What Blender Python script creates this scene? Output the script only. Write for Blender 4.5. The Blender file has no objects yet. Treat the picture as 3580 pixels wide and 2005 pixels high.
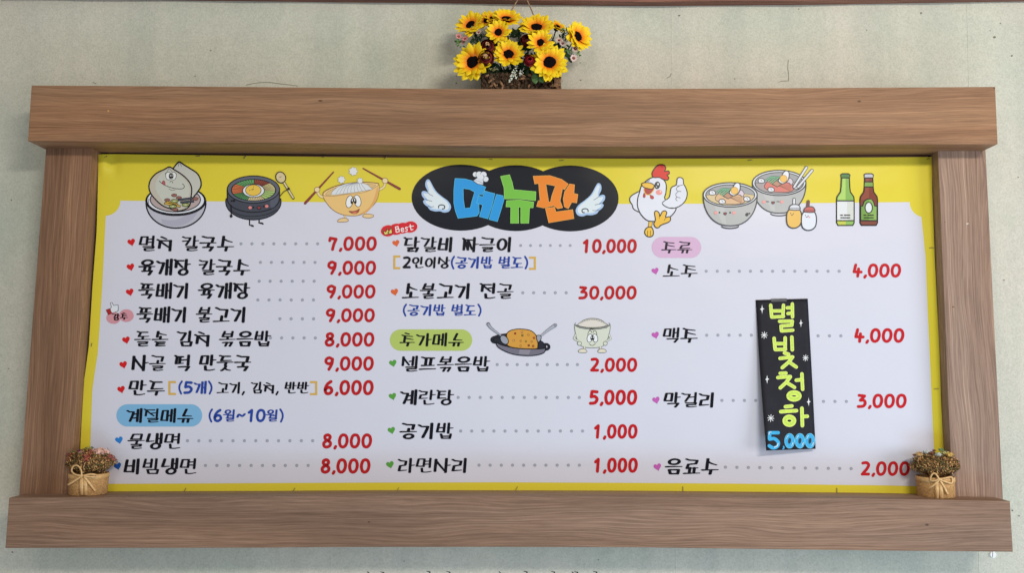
import bpy, bmesh, math, random
from mathutils import Vector, Matrix
from mathutils.geometry import tessellate_polygon
S = bpy.context.scene
COL = S.collection
rnd = random.Random(7)

# ---------------------------------------------------------------- camera
W, H = 3580.0, 2005.0
F, PITCH, YAW, ROLL = 2800.0, .1046, -.0030, .0037
CAM = Vector((.0136, -2.1263, .3170))
def basis():
    fw = Vector((math.sin(YAW)*math.cos(PITCH), math.cos(YAW)*math.cos(PITCH), math.sin(PITCH)))
    rt = Vector((math.cos(YAW), -math.sin(YAW), 0)); up = rt.cross(fw)
    return (math.cos(ROLL)*rt+math.sin(ROLL)*up, -math.sin(ROLL)*rt+math.cos(ROLL)*up, fw)
RT, UP, FW = basis()
cd = bpy.data.cameras.new('camera'); cam = bpy.data.objects.new('camera', cd); COL.objects.link(cam)
cd.sensor_fit = 'HORIZONTAL'; cd.sensor_width = 36; cd.lens = 36*F/W; cd.clip_start = .05; cd.clip_end = 100
cam.matrix_world = Matrix(((RT.x, UP.x, -FW.x, CAM.x), (RT.y, UP.y, -FW.y, CAM.y), (RT.z, UP.z, -FW.z, CAM.z), (0, 0, 0, 1)))
S.camera = cam

def U(px, py, Y):
    "point of the plane y = Y seen at photo pixel (px, py)"
    d = FW + RT*((px-W/2)/F) - UP*((py-H/2)/F)
    return CAM + d*((Y-CAM.y)/d.y)

# ---------------------------------------------------------------- light
wd = bpy.data.worlds.new('World'); S.world = wd; wd.use_nodes = True
bg = wd.node_tree.nodes['Background']; bg.inputs[0].default_value = (1, .975, .94, 1); bg.inputs[1].default_value = .30
def area(name, loc, target, sx, sy, power, colour):
    l = bpy.data.lights.new(name, 'AREA'); l.shape = 'RECTANGLE'; l.size = sx; l.size_y = sy; l.energy = power; l.color = colour
    o = bpy.data.objects.new(name, l); COL.objects.link(o); o.location = loc
    o.rotation_euler = (Vector(target)-Vector(loc)).to_track_quat('-Z', 'Y').to_euler(); return o
area('ceiling_lamp', (1.7, -3.3, 1.95), (.1, 0, .5), 1.5, .25, 62, (1, .93, .80))
area('second_ceiling_lamp', (-1.0, -3.3, 1.98), (-.3, 0, .4), 1.2, .2, 12, (1, .93, .82))
area('window_light', (4.5, -2.3, .1), (.2, 0, .2), 2.0, 1.8, 84, (.84, .90, 1))
area('floor_daylight', (1.0, -1.9, -1.9), (.2, .1, -.1), 2.4, .8, 26, (.42, .74, 1))
S.view_settings.view_transform = 'Standard'; S.view_settings.look = 'None'; S.view_settings.exposure = .16; S.view_settings.gamma = 1
S.cycles.use_denoising = True

# ---------------------------------------------------------------- materials
def lin(c):
    c /= 255.0
    return c/12.92 if c <= .04045 else ((c+.055)/1.055)**2.4
WL = (lin(207), lin(205), lin(204))
def alb(r, g, b):
    "photo colour as seen next to the white of the sheet -> base colour"
    return tuple(min(.86, max(.004, lin(v)/w*.68)) for v, w in zip((r, g, b), WL))+(1,)
class N:
    def __init__(s, name):
        s.m = bpy.data.materials.new(name); s.m.use_nodes = True; s.t = s.m.node_tree; s.p = s.t.nodes['Principled BSDF']
    def n(s, typ, **k):
        o = s.t.nodes.new(typ)
        for a, v in k.items():
            if a.startswith('i_'):
                key = a[2:]; key = int(key) if key.isdigit() else key.replace('_', ' ')
                o.inputs[key].default_value = v
            else: setattr(o, a, v)
        return o
    def l(s, a, ai, b, bi): s.t.links.new(a.outputs[ai], b.inputs[bi])
def coords(N_, scale, rot=(0, 0, 0)):
    tc = N_.n('ShaderNodeTexCoord'); mp = N_.n('ShaderNodeMapping'); mp.inputs['Scale'].default_value = scale; mp.inputs['Rotation'].default_value = rot
    N_.l(tc, 'Object', mp, 'Vector'); return mp
_mc = {}
def film(rgb, rough=.30):
    "printed film of the banner: flat print colour, very slight waviness"
    k = ('film', rgb, rough)
    if k in _mc: return _mc[k]
    q = N('print_%d_%d_%d' % rgb); q.p.inputs['Base Color'].default_value = alb(*rgb)
    q.p.inputs['Roughness'].default_value = rough; q.p.inputs['Specular IOR Level'].default_value = .19
    mp = coords(q, (1.4, 1, 2.2)); nz = q.n('ShaderNodeTexNoise', i_Scale=2.6, i_Detail=1.5); q.l(mp, 0, nz, 'Vector')
    bp = q.n('ShaderNodeBump', i_Strength=.5, i_Distance=.012); q.l(nz, 0, bp, 'Height'); q.l(bp, 0, q.p, 'Normal')
    _mc[k] = q.m; return q.m
def plain(name, rgb, rough=.6, var=.0, scale=60, spec=.4, bump=0., sheen=0, trans=0):
    "base colour given directly in linear values, with mottling"
    k = (name, rgb, rough, var, scale)
    if k in _mc: return _mc[k]
    q = N(name); q.p.inputs['Roughness'].default_value = rough; q.p.inputs['Specular IOR Level'].default_value = spec
    mp = coords(q, (1, 1, 1)); nz = q.n('ShaderNodeTexNoise', i_Scale=scale, i_Detail=4.0, i_Roughness=.6); q.l(mp, 0, nz, 'Vector')
    cr = q.n('ShaderNodeValToRGB'); e = cr.color_ramp.elements
    e[0].position = .3; e[1].position = .7
    e[0].color = tuple(max(.003, c*(1-var)) for c in rgb)+(1,); e[1].color = tuple(min(.9, c*(1+var)) for c in rgb)+(1,)
    q.l(nz, 0, cr, 0); q.l(cr, 0, q.p, 'Base Color')
    if bump:
        bp = q.n('ShaderNodeBump', i_Strength=.7, i_Distance=bump); q.l(nz, 0, bp, 'Height'); q.l(bp, 0, q.p, 'Normal')
    if trans: q.p.inputs['Subsurface Weight'].default_value = trans; q.p.inputs['Subsurface Radius'].default_value = (.004, .003, .001); q.p.inputs['Subsurface Scale'].default_value = 1
    _mc[k] = q.m; return q.m
def ramp(q, stops):
    cr = q.n('ShaderNodeValToRGB'); e = cr.color_ramp.elements
    while len(e) < len(stops): e.new(.5)
    for i, (p, c) in enumerate(stops):
        e[i].position = p; e[i].color = c if len(c) == 4 else tuple(c)+(1,)
    return cr
def mixc(q, f, a, b, mode='MIX', fac=None):
    m = q.n('ShaderNodeMix', data_type='RGBA', blend_type=mode)
    if fac is not None: m.inputs[0].default_value = fac
    else: q.t.links.new(f, m.inputs[0])
    q.t.links.new(a, m.inputs[6]); q.t.links.new(b, m.inputs[7]); return m
def wood(name, axis, seed, dark=(.240, .120, .062), mid=(.290, .154, .083), light=(.350, .200, .112), rough=.55):
    "laminate with long grain along x or z"
    q = N(name)
    tc = q.n('ShaderNodeTexCoord'); mp0 = q.n('ShaderNodeMapping')
    if axis == 'z': mp0.inputs['Rotation'].default_value = (0, math.radians(90), 0)
    mp0.inputs['Location'].default_value = (seed*1.7, seed*.3, seed*.9)
    q.l(tc, 'Object', mp0, 0)
    def st(sx, sz, sy=1):
        m = q.n('ShaderNodeMapping'); m.inputs['Scale'].default_value = (sx, sy, sz); q.l(mp0, 0, m, 0); return m
    # slow warp of the grain
    w1 = q.n('ShaderNodeTexNoise', i_Scale=1.0, i_Detail=2.0, i_Roughness=.5); q.l(st(1.7, 9), 0, w1, 0)
    add = q.n('ShaderNodeVectorMath', operation='MULTIPLY_ADD'); add.inputs[1].default_value = (0, 0, .06)
    q.l(w1, 1, add, 0); q.l(mp0, 0, add, 2)
    def st2(sx, sz):
        m = q.n('ShaderNodeMapping'); m.inputs['Scale'].default_value = (sx, sz, sz); q.l(add, 0, m, 0); return m
    band = q.n('ShaderNodeTexNoise', i_Scale=1.0, i_Detail=3.0, i_Roughness=.55); q.l(st2(.9, 17), 0, band, 0)
    lines = q.n('ShaderNodeTexNoise', i_Scale=1.0, i_Detail=5.0, i_Roughness=.7); q.l(st2(.9, 185), 0, lines, 0)
    fine = q.n('ShaderNodeTexNoise', i_Scale=1.0, i_Detail=3.0, i_Roughness=.7); q.l(st2(8, 400), 0, fine, 0)
    big = q.n('ShaderNodeTexNoise', i_Scale=1.0, i_Detail=2.0); q.l(st(1.2, 9), 0, big, 0)
    c1 = ramp(q, [(.30, dark), (.50, mid), (.74, light)]); q.l(band, 0, c1, 0)
    c2 = ramp(q, [(.38, (.74, .71, .70)), (.48, (.97, .97, .97)), (.56, (1.06, 1.07, 1.08)), (.64, (1.34, 1.38, 1.42))]); q.l(lines, 0, c2, 0)
    m1 = mixc(q, None, c1.outputs[0], c2.outputs[0], 'MULTIPLY', .75)
    c3 = ramp(q, [(.36, (.66, .64, .62)), (.5, (1, 1, 1)), (.66, (1.35, 1.38, 1.40))]); q.l(fine, 0, c3, 0)
    m2 = mixc(q, None, m1.outputs[2], c3.outputs[0], 'MULTIPLY', .7)
    c4 = ramp(q, [(.35, (.88, .88, .90)), (.65, (1.12, 1.08, 1.04))]); q.l(big, 0, c4, 0)
    m3 = mixc(q, None, m2.outputs[2], c4.outputs[0], 'MULTIPLY', .8)
    q.t.links.new(m3.outputs[2], q.p.inputs['Base Color'])
    q.p.inputs['Roughness'].default_value = rough; q.p.inputs['Specular IOR Level'].default_value = .30
    bp = q.n('ShaderNodeBump', i_Strength=.25, i_Distance=.0008); q.l(lines, 0, bp, 'Height'); q.l(bp, 0, q.p, 'Normal')
    return q.m
def wall_mat():
    q = N('wallpaper')
    mp = coords(q, (1, 1, 1))
    a = q.n('ShaderNodeTexNoise', i_Scale=2.2, i_Detail=3.0, i_Roughness=.55); q.l(mp, 0, a, 0)
    b = q.n('ShaderNodeTexNoise', i_Scale=26, i_Detail=6.0, i_Roughness=.72); q.l(mp, 0, b, 0)
    c = q.n('ShaderNodeTexNoise', i_Scale=230, i_Detail=3.0, i_Roughness=.7); q.l(mp, 0, c, 0)
    v = coords(q, (9, 1, .6)); d = q.n('ShaderNodeTexNoise', i_Scale=1.3, i_Detail=3.0); q.l(v, 0, d, 0)
    c1 = ramp(q, [(.30, (.500, .530, .450)), (.52, (.562, .556, .478)), (.72, (.605, .566, .492))]); q.l(a, 0, c1, 0)
    c2 = ramp(q, [(.3, (.95, .96, .95)), (.7, (1.05, 1.04, 1.05))]); q.l(b, 0, c2, 0)
    m1 = mixc(q, None, c1.outputs[0], c2.outputs[0], 'MULTIPLY', 1)
    c3 = ramp(q, [(.25, (.76, .76, .76)), (.5, (1, 1, 1)), (.75, (1.20, 1.20, 1.20))]); q.l(c, 0, c3, 0)
    m2 = mixc(q, None, m1.outputs[2], c3.outputs[0], 'MULTIPLY', .8)
    c4 = ramp(q, [(.35, (.94, .95, .95)), (.65, (1.05, 1.04, 1.03))]); q.l(d, 0, c4, 0)
    m3 = mixc(q, None, m2.outputs[2], c4.outputs[0], 'MULTIPLY', 1)
    q.t.links.new(m3.outputs[2], q.p.inputs['Base Color']); q.p.inputs['Roughness'].default_value = .75
    ad = q.n('ShaderNodeMath', operation='ADD'); q.l(b, 0, ad, 0); q.l(c, 0, ad, 1)
    bp = q.n('ShaderNodeBump', i_Strength=.5, i_Distance=.0014); q.l(ad, 0, bp, 'Height'); q.l(bp, 0, q.p, 'Normal')
    return q.m

# ---------------------------------------------------------------- mesh helpers
def mesh_obj(name, V, Fc, mats, mi=None, parent=None, smooth=False):
    me = bpy.data.meshes.new(name); me.from_pydata([tuple(v) for v in V], [], Fc)
    for m in (mats if isinstance(mats, (list, tuple)) else [mats]): me.materials.append(m)
    if mi: me.polygons.foreach_set('material_index', mi)
    if smooth: me.polygons.foreach_set('use_smooth', [True]*len(me.polygons))
    me.update(); o = bpy.data.objects.new(name, me); COL.objects.link(o)
    if parent: o.parent = parent; o.matrix_parent_inverse = Matrix.Translation(-parent.location) if not parent.parent else Matrix.Identity(4)
    return o
def tag(o, label=None, cat=None, group=None, kind=None):
    for k, v in (('label', label), ('category', cat), ('group', group), ('kind', kind)):
        if v: o[k] = v
    return o
def thing(name, loc, label, cat, group=None):
    o = bpy.data.objects.new(name, None); COL.objects.link(o); o.location = loc; o.empty_display_size = .05
    return tag(o, label, cat, group)
def clean(o, bevel=0, seg=2):
    bm = bmesh.new(); bm.from_mesh(o.data); bmesh.ops.remove_doubles(bm, verts=bm.verts, dist=1e-5)
    bmesh.ops.recalc_face_normals(bm, faces=bm.faces)
    if bevel:
        ed = [e for e in bm.edges if len(e.link_faces) == 2 and e.calc_face_angle(0) > .6]
        bmesh.ops.bevel(bm, geom=ed, offset=bevel, segments=seg, affect='EDGES', profile=.5, clamp_overlap=True)
    bm.to_mesh(o.data); bm.free()
def lerp_line(pts, t, ax=0):
    for a, b in zip(pts, pts[1:]):
        if t <= b[ax] or b is pts[-1]:
            k = (t-a[ax])/(b[ax]-a[ax]); return a[1-ax]+(b[1-ax]-a[1-ax])*k
def catmull(P, closed, n=6):
    out = []; m = len(P)
    rng = range(m) if closed else range(m-1)
    for i in rng:
        g = lambda j: P[j % m] if closed else P[min(max(j, 0), m-1)]
        p0, p1, p2, p3 = g(i-1), g(i), g(i+1), g(i+2)
        for k in range(n):
            t = k/n; t2 = t*t; t3 = t2*t
            out.append(tuple(.5*((2*b)+(-a+c)*t+(2*a-5*b+4*c-d)*t2+(-a+3*b-3*c+d)*t3) for a, b, c, d in zip(p0, p1, p2, p3)))
    if not closed: out.append(tuple(P[-1]))
    return out

# ---------------------------------------------------------------- printing
BY = .1034            # depth of the banner sheet
def banner_y(px, py):
    y = BY
    if px < 470 and py < 700:     # pucker of the film in its upper left corner
        k = max(0, 1-abs(px-392)/26)*max(0, 1-abs(py-570)/60); y += .009*k*k*(3-2*k)
        k = max(0, 1-math.hypot((px-365)/20, (py-585)/50)); y -= .008*k
    return y
LS = 1.6e-5
class Art:
    "flat print; drawn in photo pixels, or in those of an enlarged crop (origin ox, oy, scale s)"
    def __init__(s, ox=0, oy=0, sc=1., Yf=banner_y, lift=.0005, mat=film):
        s.o = (ox, oy, sc); s.Yf = Yf; s.lift = lift; s.V = []; s.F = []; s.M = []; s.mats = []; s.k = 0; s.mat = mat
    def _m(s, c):
        m = s.mat(c) if isinstance(c, tuple) else c
        if m not in s.mats: s.mats.append(m)
        return s.mats.index(m)
    def P(s, x, y, k):
        X = x/s.o[2]+s.o[0]; Y = y/s.o[2]+s.o[1]
        return U(X, Y, s.Yf(X, Y)-s.lift-k*LS)
    def fill(s, pts, c, smooth=0):
        if smooth: pts = catmull(pts, True, smooth)
        s.k += 1; b = len(s.V); s.V += [s.P(x, y, s.k) for x, y in pts]; m = s._m(c)
        for t in tessellate_polygon([[Vector((x, y, 0)) for x, y in pts]]):
            s.F.append(tuple(b+i for i in t)); s.M.append(m)
    def ribbon(s, P, rx, ry, c, sc=None, closed=False):
        s.k += 1; m = s._m(c); n = len(P); L = []; R = []
        for i, p in enumerate(P):
            if closed: a, b = P[i-1], P[(i+1) % n]
            else: a, b = P[max(i-1, 0)], P[min(i+1, n-1)]
            dx, dy = b[0]-a[0], b[1]-a[1]; l = math.hypot(dx, dy) or 1; nx, ny = -dy/l, dx/l
            h = math.hypot(rx*nx, ry*ny) or 1e-6; w = (sc[0]+(sc[1]-sc[0])*i/max(1, n-1)) if sc else 1
            ox, oy = rx*rx*nx/h*w, ry*ry*ny/h*w
            L.append((p[0]+ox, p[1]+oy)); R.append((p[0]-ox, p[1]-oy))
        b = len(s.V); s.V += [s.P(x, y, s.k) for q in zip(L, R) for x, y in q]
        for i in range(n if closed else n-1):
            j = (i+1) % n; s.F.append((b+2*i, b+2*i+1, b+2*j+1, b+2*j)); s.M.append(m)
        if closed: return
        for e, sg, w in ((0, -1, sc[0] if sc else 1), (n-1, 1, sc[1] if sc else 1)):
            p = P[e]; q = P[1] if e == 0 else P[-2]
            dx, dy = (p[0]-q[0]), (p[1]-q[1])
            a0 = math.atan2((L[e][1]-p[1])/ry, (L[e][0]-p[0])/rx)
            cand = []
            for dr in (1, -1):
                pts = [(p[0]+rx*w*math.cos(a0+dr*math.pi*t/5), p[1]+ry*w*math.sin(a0+dr*math.pi*t/5)) for t in range(1, 5)]
                cand.append((sum((x-p[0])*dx+(y-p[1])*dy for x, y in pts), pts))
            pts = max(cand)[1]
            k = len(s.V); s.V += [s.P(x, y, s.k) for x, y in pts]
            s.F.append((b+2*e,)+tuple(range(k, k+4))+(b+2*e+1,)); s.M.append(m)
    def stroke(s, pts, w, c, closed=False, smooth=0, ry=None, sc=None):
        "w = half width of the nib; sharp corners split the line"
        ry = w if ry is None else ry
        if closed:
            P = catmull(pts, True, smooth or 1); s.ribbon(P, w, ry, c, None, True); return
        runs = [[pts[0]]]
        for i in range(1, len(pts)):
            runs[-1].append(pts[i])
            if i < len(pts)-1 and not smooth:
                a = math.atan2(pts[i][1]-pts[i-1][1], pts[i][0]-pts[i-1][0]); b = math.atan2(pts[i+1][1]-pts[i][1], pts[i+1][0]-pts[i][0])
                if abs((b-a+math.pi) % (2*math.pi)-math.pi) > .6: runs.append([pts[i]])
        for r in runs:
            s.ribbon(catmull(r, False, smooth) if smooth else r, w, ry, c, sc)
    def line(s, pts, w, c): s.stroke(pts, w, c)
    def ell(s, cx, cy, rx, ry, c, rot=0, ow=0, oc=(25, 25, 32), n=26):
        ca, sa = math.cos(math.radians(rot)), math.sin(math.radians(rot))
        P = [(cx+rx*math.cos(t)*ca-ry*math.sin(t)*sa, cy+rx*math.cos(t)*sa+ry*math.sin(t)*ca) for t in (2*math.pi*i/n for i in range(n))]
        if c: s.fill(P, c)
        if ow: s.ribbon(P, ow, ow, oc, None, True)
    def shape(s, pts, c, ow=0, oc=(25, 25, 32), smooth=0):
        "filled outline with a drawn contour"
        if smooth: pts = catmull(pts, True, smooth)
        if c: s.fill(pts, c)
        if ow:
            if smooth: s.ribbon(pts, ow, ow, oc, None, True)
            else: s.stroke(pts+[pts[0]], ow, oc)
    sink = None
    def reset(s): s.V = []; s.F = []; s.M = []; s.mats = []
    def build(s, name, parent): return mesh_obj(name, s.V, s.F, s.mats, s.M, parent)

# ---------------------------------------------------------------- letters
CHO = 'ㄱㄲㄴㄷㄸㄹㅁㅂㅃㅅㅆㅇㅈㅉㅊㅋㅌㅍㅎ'
JUNG = 'ㅏㅐㅑㅒㅓㅔㅕㅖㅗㅘㅙㅚㅛㅜㅝㅞㅟㅠㅡㅢㅣ'
JONG = ' ㄱㄲㄳㄴㄵㄶㄷㄹㄺㄻㄼㄽㄾㄿㅀㅁㅂㅄㅅㅆㅇㅈㅊㅋㅌㅍㅎ'
def oval(cx, cy, rx, ry, n=14, tilt=.12):
    return [(cx+rx*math.cos(a)-tilt*ry*math.sin(a), cy+ry*math.sin(a)) for a in (2*math.pi*i/n for i in range(n))]
def jamo(j, c):
    "strokes (points, end taper, smooth) in a unit box, y down; c: V beside, H above the vowel, F final"
    T = .62
    if j == 'ㄱ':
        if c == 'V': return [([(0, .06), (.30, .17), (.92, .17)], 1, 0), ([(.92, .17), (.80, .45), (.42, 1)], 1, 3)]
        if c == 'H': return [([(0, .03), (.34, .22), (.95, .24)], 1, 0), ([(.95, .24), (.84, 1)], 1, 0)]
        return [([(0, .22), (.45, .16), (.95, .14)], 1, 0), ([(.95, .14), (.68, 1)], 1, 0)]
    if j == 'ㄲ':
        return [([(0, .2), (.45, .12)], 1, 0), ([(.45, .12), (.25, 1)], 1, 0), ([(.5, .2), (.95, .12)], 1, 0), ([(.95, .12), (.72, 1)], 1, 0)]
    if j == 'ㄴ':
        if c == 'V': return [([(.35, 0), (.05, .85)], 1, 0), ([(.05, .85), (.95, .80)], T, 0)]
        if c == 'H': return [([(.55, 0), (.28, .80)], 1, 0), ([(.28, .80), (1.0, .82)], T, 0)]
        return [([(.12, 0), (.16, .88)], 1, 0), ([(.16, .88), (.55, .95), (1, .75)], T, 2)]
    if j == 'ㄷ':
        return [([(0, .02), (.22, .14), (.88, .14)], 1, 0), ([(.30, .14), (.12, .9)], 1, 0), ([(.12, .9), (1, .86)], T, 0)]
    if j == 'ㄸ': return [([(0, .02), (.2, .14), (.95, .14)], 1, 0), ([(.22, .14), (.10, .9)], 1, 0), ([(.10, .9), (1, .86)], T, 0), ([(.62, .14), (.55, .86)], 1, 0)]
    if j == 'ㄹ':
        if c == 'F': return [([(0, .05), (.95, .03)], 1, 0), ([(.95, .03), (.88, .42)], 1, 0), ([(.88, .42), (.12, .46)], 1, 0), ([(.12, .46), (.14, .92)], 1, 0), ([(.14, .92), (.5, .98), (1, .86)], T, 2)]
        return [([(0, .02), (.25, .12), (.9, .16)], 1, 0), ([(.9, .16), (.80, .48)], 1, 0), ([(.80, .48), (.18, .54)], 1, 0), ([(.18, .54), (.05, .95)], 1, 0), ([(.05, .95), (.95, .90)], T, 0)]
    if j == 'ㄺ': return [([(0, .1), (.42, .06), (.38, .42), (.06, .46), (.06, .92), (.5, .86)], 1, 0), ([(.52, .16), (.95, .12)], 1, 0), ([(.95, .12), (.78, 1)], 1, 0)]
    if j == 'ㅁ':
        a = .22 if c != 'F' else .0
        return [([(a, .06), (.95, .05)], 1, 0), ([(a, .06), (.02+(c == 'F')*.1, .92)], 1, 0), ([(.95, .05), (.86, .95)], 1, 0), ([(.02+(c == 'F')*.1, .92), (.86, .92)], 1, 0)]
    if j == 'ㅂ':
        a = .22 if c != 'F' else .02
        return [([(a, 0), (.02+(c == 'F')*.12, .92)], 1, 0), ([(.92, 0), (.84, .95)], 1, 0), ([(.10, .48), (.88, .46)], 1, 0), ([(.02+(c == 'F')*.12, .92), (.84, .92)], 1, 0)]
    if j == 'ㅃ': return jamo('ㅂ', c)
    if j == 'ㅅ':
        if c == 'V': return [([(.12, 0), (.05, 1)], 1, 0), ([(.12, .12), (.42, .42), (.95, .95)], .8, 2)]
        if c == 'H': return [([(.28, 0), (.20, 1)], 1, 0), ([(.28, .28), (.6, .48), (1, .62)], .6, 2)]
        return [([(.55, 0), (.40, .55), (.1, 1)], 1, 2), ([(.42, .45), (.65, .82), (1, .95)], .7, 2)]
    if j == 'ㅈ':
        if c == 'V': return [([(0, 0), (.16, .10), (1.02, .10)], 1, 0), ([(.20, .10), (.14, .85)], 1, 0), ([(.20, .16), (.55, .48), (1, .86)], .8, 2)]
        return [([(0, 0), (.2, .10), (.92, .20)], .7, 0), ([(.24, .10), (.18, 1)], 1, 0), ([(.24, .45), (.6, .58), (.98, .68)], .6, 2)]
    if j == 'ㅉ': return [([(0, 0), (.1, .10), (.95, .14)], 1, 0), ([(.14, .10), (.08, .95)], 1, 0), ([(.15, .16), (.5, .92)], .8, 0), ([(.52, .14), (.50, .95)], 1, 0), ([(.53, .18), (.95, .92)], .8, 0)]
    if j == 'ㅊ':
        if c == 'V': return [([(.30, -.02), (.66, .13)], .8, 0)]+[([(x, .20+.80*y) for x, y in p], t, s) for p, t, s in jamo('ㅈ', 'V')]
        return [([(.28, -.06), (.60, .06)], .8, 0)]+[([(x, .2+.8*y) for x, y in p], t, s) for p, t, s in jamo('ㅈ', 'H')]
    if j == 'ㅋ': return [([(0, .06), (.30, .17), (.92, .17)], 1, 0), ([(.92, .17), (.80, .45), (.42, 1)], 1, 3), ([(.02, .56), (.72, .50)], .8, 0)]
    if j == 'ㅌ':
        return [([(0, .0), (.18, .10), (.92, .10)], 1, 0), ([(.22, .10), (.10, .92)], 1, 0), ([(.16, .50), (.88, .46)], .8, 0), ([(.10, .92), (.98, .88)], T, 0)]
    if j == 'ㅍ': return [([(0, .04), (.2, .12), (.98, .14)], 1, 0), ([(.34, .12), (.28, .92)], 1, 0), ([(.76, .14), (.68, .92)], 1, 0), ([(0, .94), (1, .92)], T, 0)]
    if j == 'ㅎ': return [([(.35, -.05), (.6, .08)], 1, 0), ([(0, .28), (1, .26)], T, 0), (oval(.5, .7, .36, .3), 0, 'c')]
    if j == 'ㅇ': return [(oval(.5, .5, .44, .44 if c != 'F' else .46), 0, 'c')]
    return []
def vowel(v, fin):
    "strokes in a unit box; vertical vowels in the right half, horizontal in the lower band"
    b = 1.0
    D = {'ㅏ': [([(.54, 0), (.47, b)], 1, 0), ([(.52, .5), (1.06, .47)], .6, 0)],
         'ㅐ': [([(.34, .0), (.26, b)], 1, 0), ([(.32, .5), (.80, .48)], .8, 0), ([(.88, -.04), (.82, b)], 1, 0)],
         'ㅓ': [([(.78, 0), (.72, b)], 1, 0), ([(-.05, .5), (.72, .44)], .8, 0)],
         'ㅔ': [([(.42, .02), (.34, .94)], 1, 0), ([(-.05, .5), (.36, .46)], .8, 0), ([(.86, -.04), (.80, b)], 1, 0)],
         'ㅕ': [([(.78, 0), (.72, b)], 1, 0), ([(.02, .34), (.72, .30)], .8, 0), ([(-.04, .66), (.72, .62)], .8, 0)],
         'ㅖ': [([(.46, .02), (.38, .94)], 1, 0), ([(-.05, .38), (.38, .34)], .8, 0), ([(-.1, .68), (.36, .64)], .8, 0), ([(.90, -.04), (.84, b)], 1, 0)],
         'ㅣ': [([(.62, 0), (.54, b)], 1, 0)],
         'ㅗ': [([(.52, 0), (.48, .82)], 1, 0), ([(0, .88), (.4, .84), (1, .82)], .6, 0)],
         'ㅛ': [([(.36, .0), (.33, .82)], 1, 0), ([(.66, .0), (.62, .82)], 1, 0), ([(0, .9), (1, .84)], .6, 0)],
         'ㅜ': [([(0, .16), (1, .10)], .6, 0), ([(.56, .14), (.50, 1)], 1, 0)],
         'ㅠ': [([(0, .16), (1, .10)], .6, 0), ([(.38, .14), (.32, 1)], 1, 0), ([(.70, .14), (.66, 1)], 1, 0)],
         'ㅡ': [([(0, .56), (.4, .5), (1, .46)], .6, 0)]}
    return D[v]
def syllable(ch):
    "list of (points, taper, smooth) in the unit cell"
    i = ord(ch)-0xAC00; c, v, f = CHO[i//588], JUNG[(i % 588)//28], JONG[i % 28]
    out = []
    def put(st, x0, y0, x1, y1):
        for p, t, s in st: out.append(([(x0+(x1-x0)*x, y0+(y1-y0)*y) for x, y in p], t, s))
    if v == 'ㅝ':
        put(jamo('ㅇ', 'H'), .10, 0, .60, .34); put(vowel('ㅜ', 1), .0, .38, .66, .66); put([([(.55, .52), (.84, .50)], 1, 0), ([(.88, 0), (.84, .66)], 1, 0)], 0, 0, 1, 1); put(jamo(f, 'F'), .24, .70, .90, 1)
    elif v in 'ㅏㅐㅓㅔㅕㅖㅣ':
        wide = v in 'ㅐㅔㅖ'; xi = .46 if wide else .53
        nst = v == 'ㅣ' and c in 'ㅈㅊ'
        if v == 'ㅣ': xi = .62 if f == ' ' else .56
        if nst: xi = .86
        if v == 'ㅏ' and c in 'ㅅ': xi = .70
        if v in 'ㅕㅓ' and c == 'ㅈ': xi = .66
        if c == 'ㅉ': xi = .66
        vx = (.50, 1.0)
        if f == ' ':
            put(jamo(c, 'V'), .0, .06, xi, .92); put(vowel(v, 0), vx[0]+(.06 if v == 'ㅣ' else 0)+(.08 if nst else 0), .28 if nst else .0, vx[1], 1)
        else:
            put(jamo(c, 'V'), .0, .0, xi, .60); put(vowel(v, 1), vx[0], -.02, vx[1], .64)
            if f == 'ㅇ': put(jamo(f, 'F'), .28, .62, .88, 1.02)
            else: put(jamo(f, 'F'), .26, .70, .96, 1.0)
    else:
        if f == ' ':
            put(jamo(c, 'H'), .12, .0, .90, .66 if v in 'ㅗㅛ' else .64)
            put(vowel(v, 0), 0, .58 if v in 'ㅗㅛ' else .68, 1, 1.0)
        else:
            put(jamo(c, 'H'), .14, .0, .88, .38)
            put(vowel(v, 1), 0, {'ㅜ': .42, 'ㅠ': .42, 'ㅡ': .42, 'ㅗ': .34, 'ㅛ': .34}[v], 1, {'ㅜ': .66, 'ㅠ': .66, 'ㅡ': .60, 'ㅗ': .58, 'ㅛ': .58}[v])
            put(jamo(f, 'F'), .20, .70, .84, 1.0)
    return out
DIG = {
 '0': [[(.52, .03), (.22, .14), (.06, .5), (.16, .86), (.44, .97), (.76, .84), (.93, .48), (.82, .13), (.52, .03)]],
 '1': [[(.22, .24), (.58, .04)], [(.58, .04), (.46, .97)]],
 '2': [[(.18, .06), (.62, .03), (.84, .20), (.66, .5), (.12, .94)], [(.12, .94), (.84, .94)]],
 '3': [[(.18, .05), (.80, .10)], [(.80, .10), (.32, .44)], [(.32, .44), (.74, .46), (.86, .70), (.62, .92), (.08, .95)]],
 '4': [[(.30, .03), (.10, .60)], [(.10, .60), (.92, .62)], [(.62, .36), (.52, .97)]],
 '5': [[(.28, .05), (.86, .08)], [(.26, .05), (.16, .46)], [(.16, .46), (.56, .42), (.86, .62), (.62, .90), (.06, .95)]],
 '6': [[(.74, .03), (.34, .24), (.08, .62), (.20, .92), (.56, .95), (.84, .74), (.66, .50), (.30, .52), (.12, .66)]],
 '7': [[(.12, .26), (.18, .06)], [(.18, .06), (.86, .14)], [(.86, .14), (.62, .5), (.44, .97)]],
 '8': [[(.60, .48), (.26, .34), (.24, .12), (.56, .03), (.80, .14), (.74, .34), (.42, .48), (.10, .66), (.14, .90), (.46, .97), (.78, .86), (.84, .64), (.60, .48)]],
 '9': [[(.84, .16), (.50, .03), (.16, .16), (.14, .40), (.44, .52), (.76, .40), (.86, .14)], [(.86, .14), (.78, .52), (.44, .97)]],
}
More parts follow.
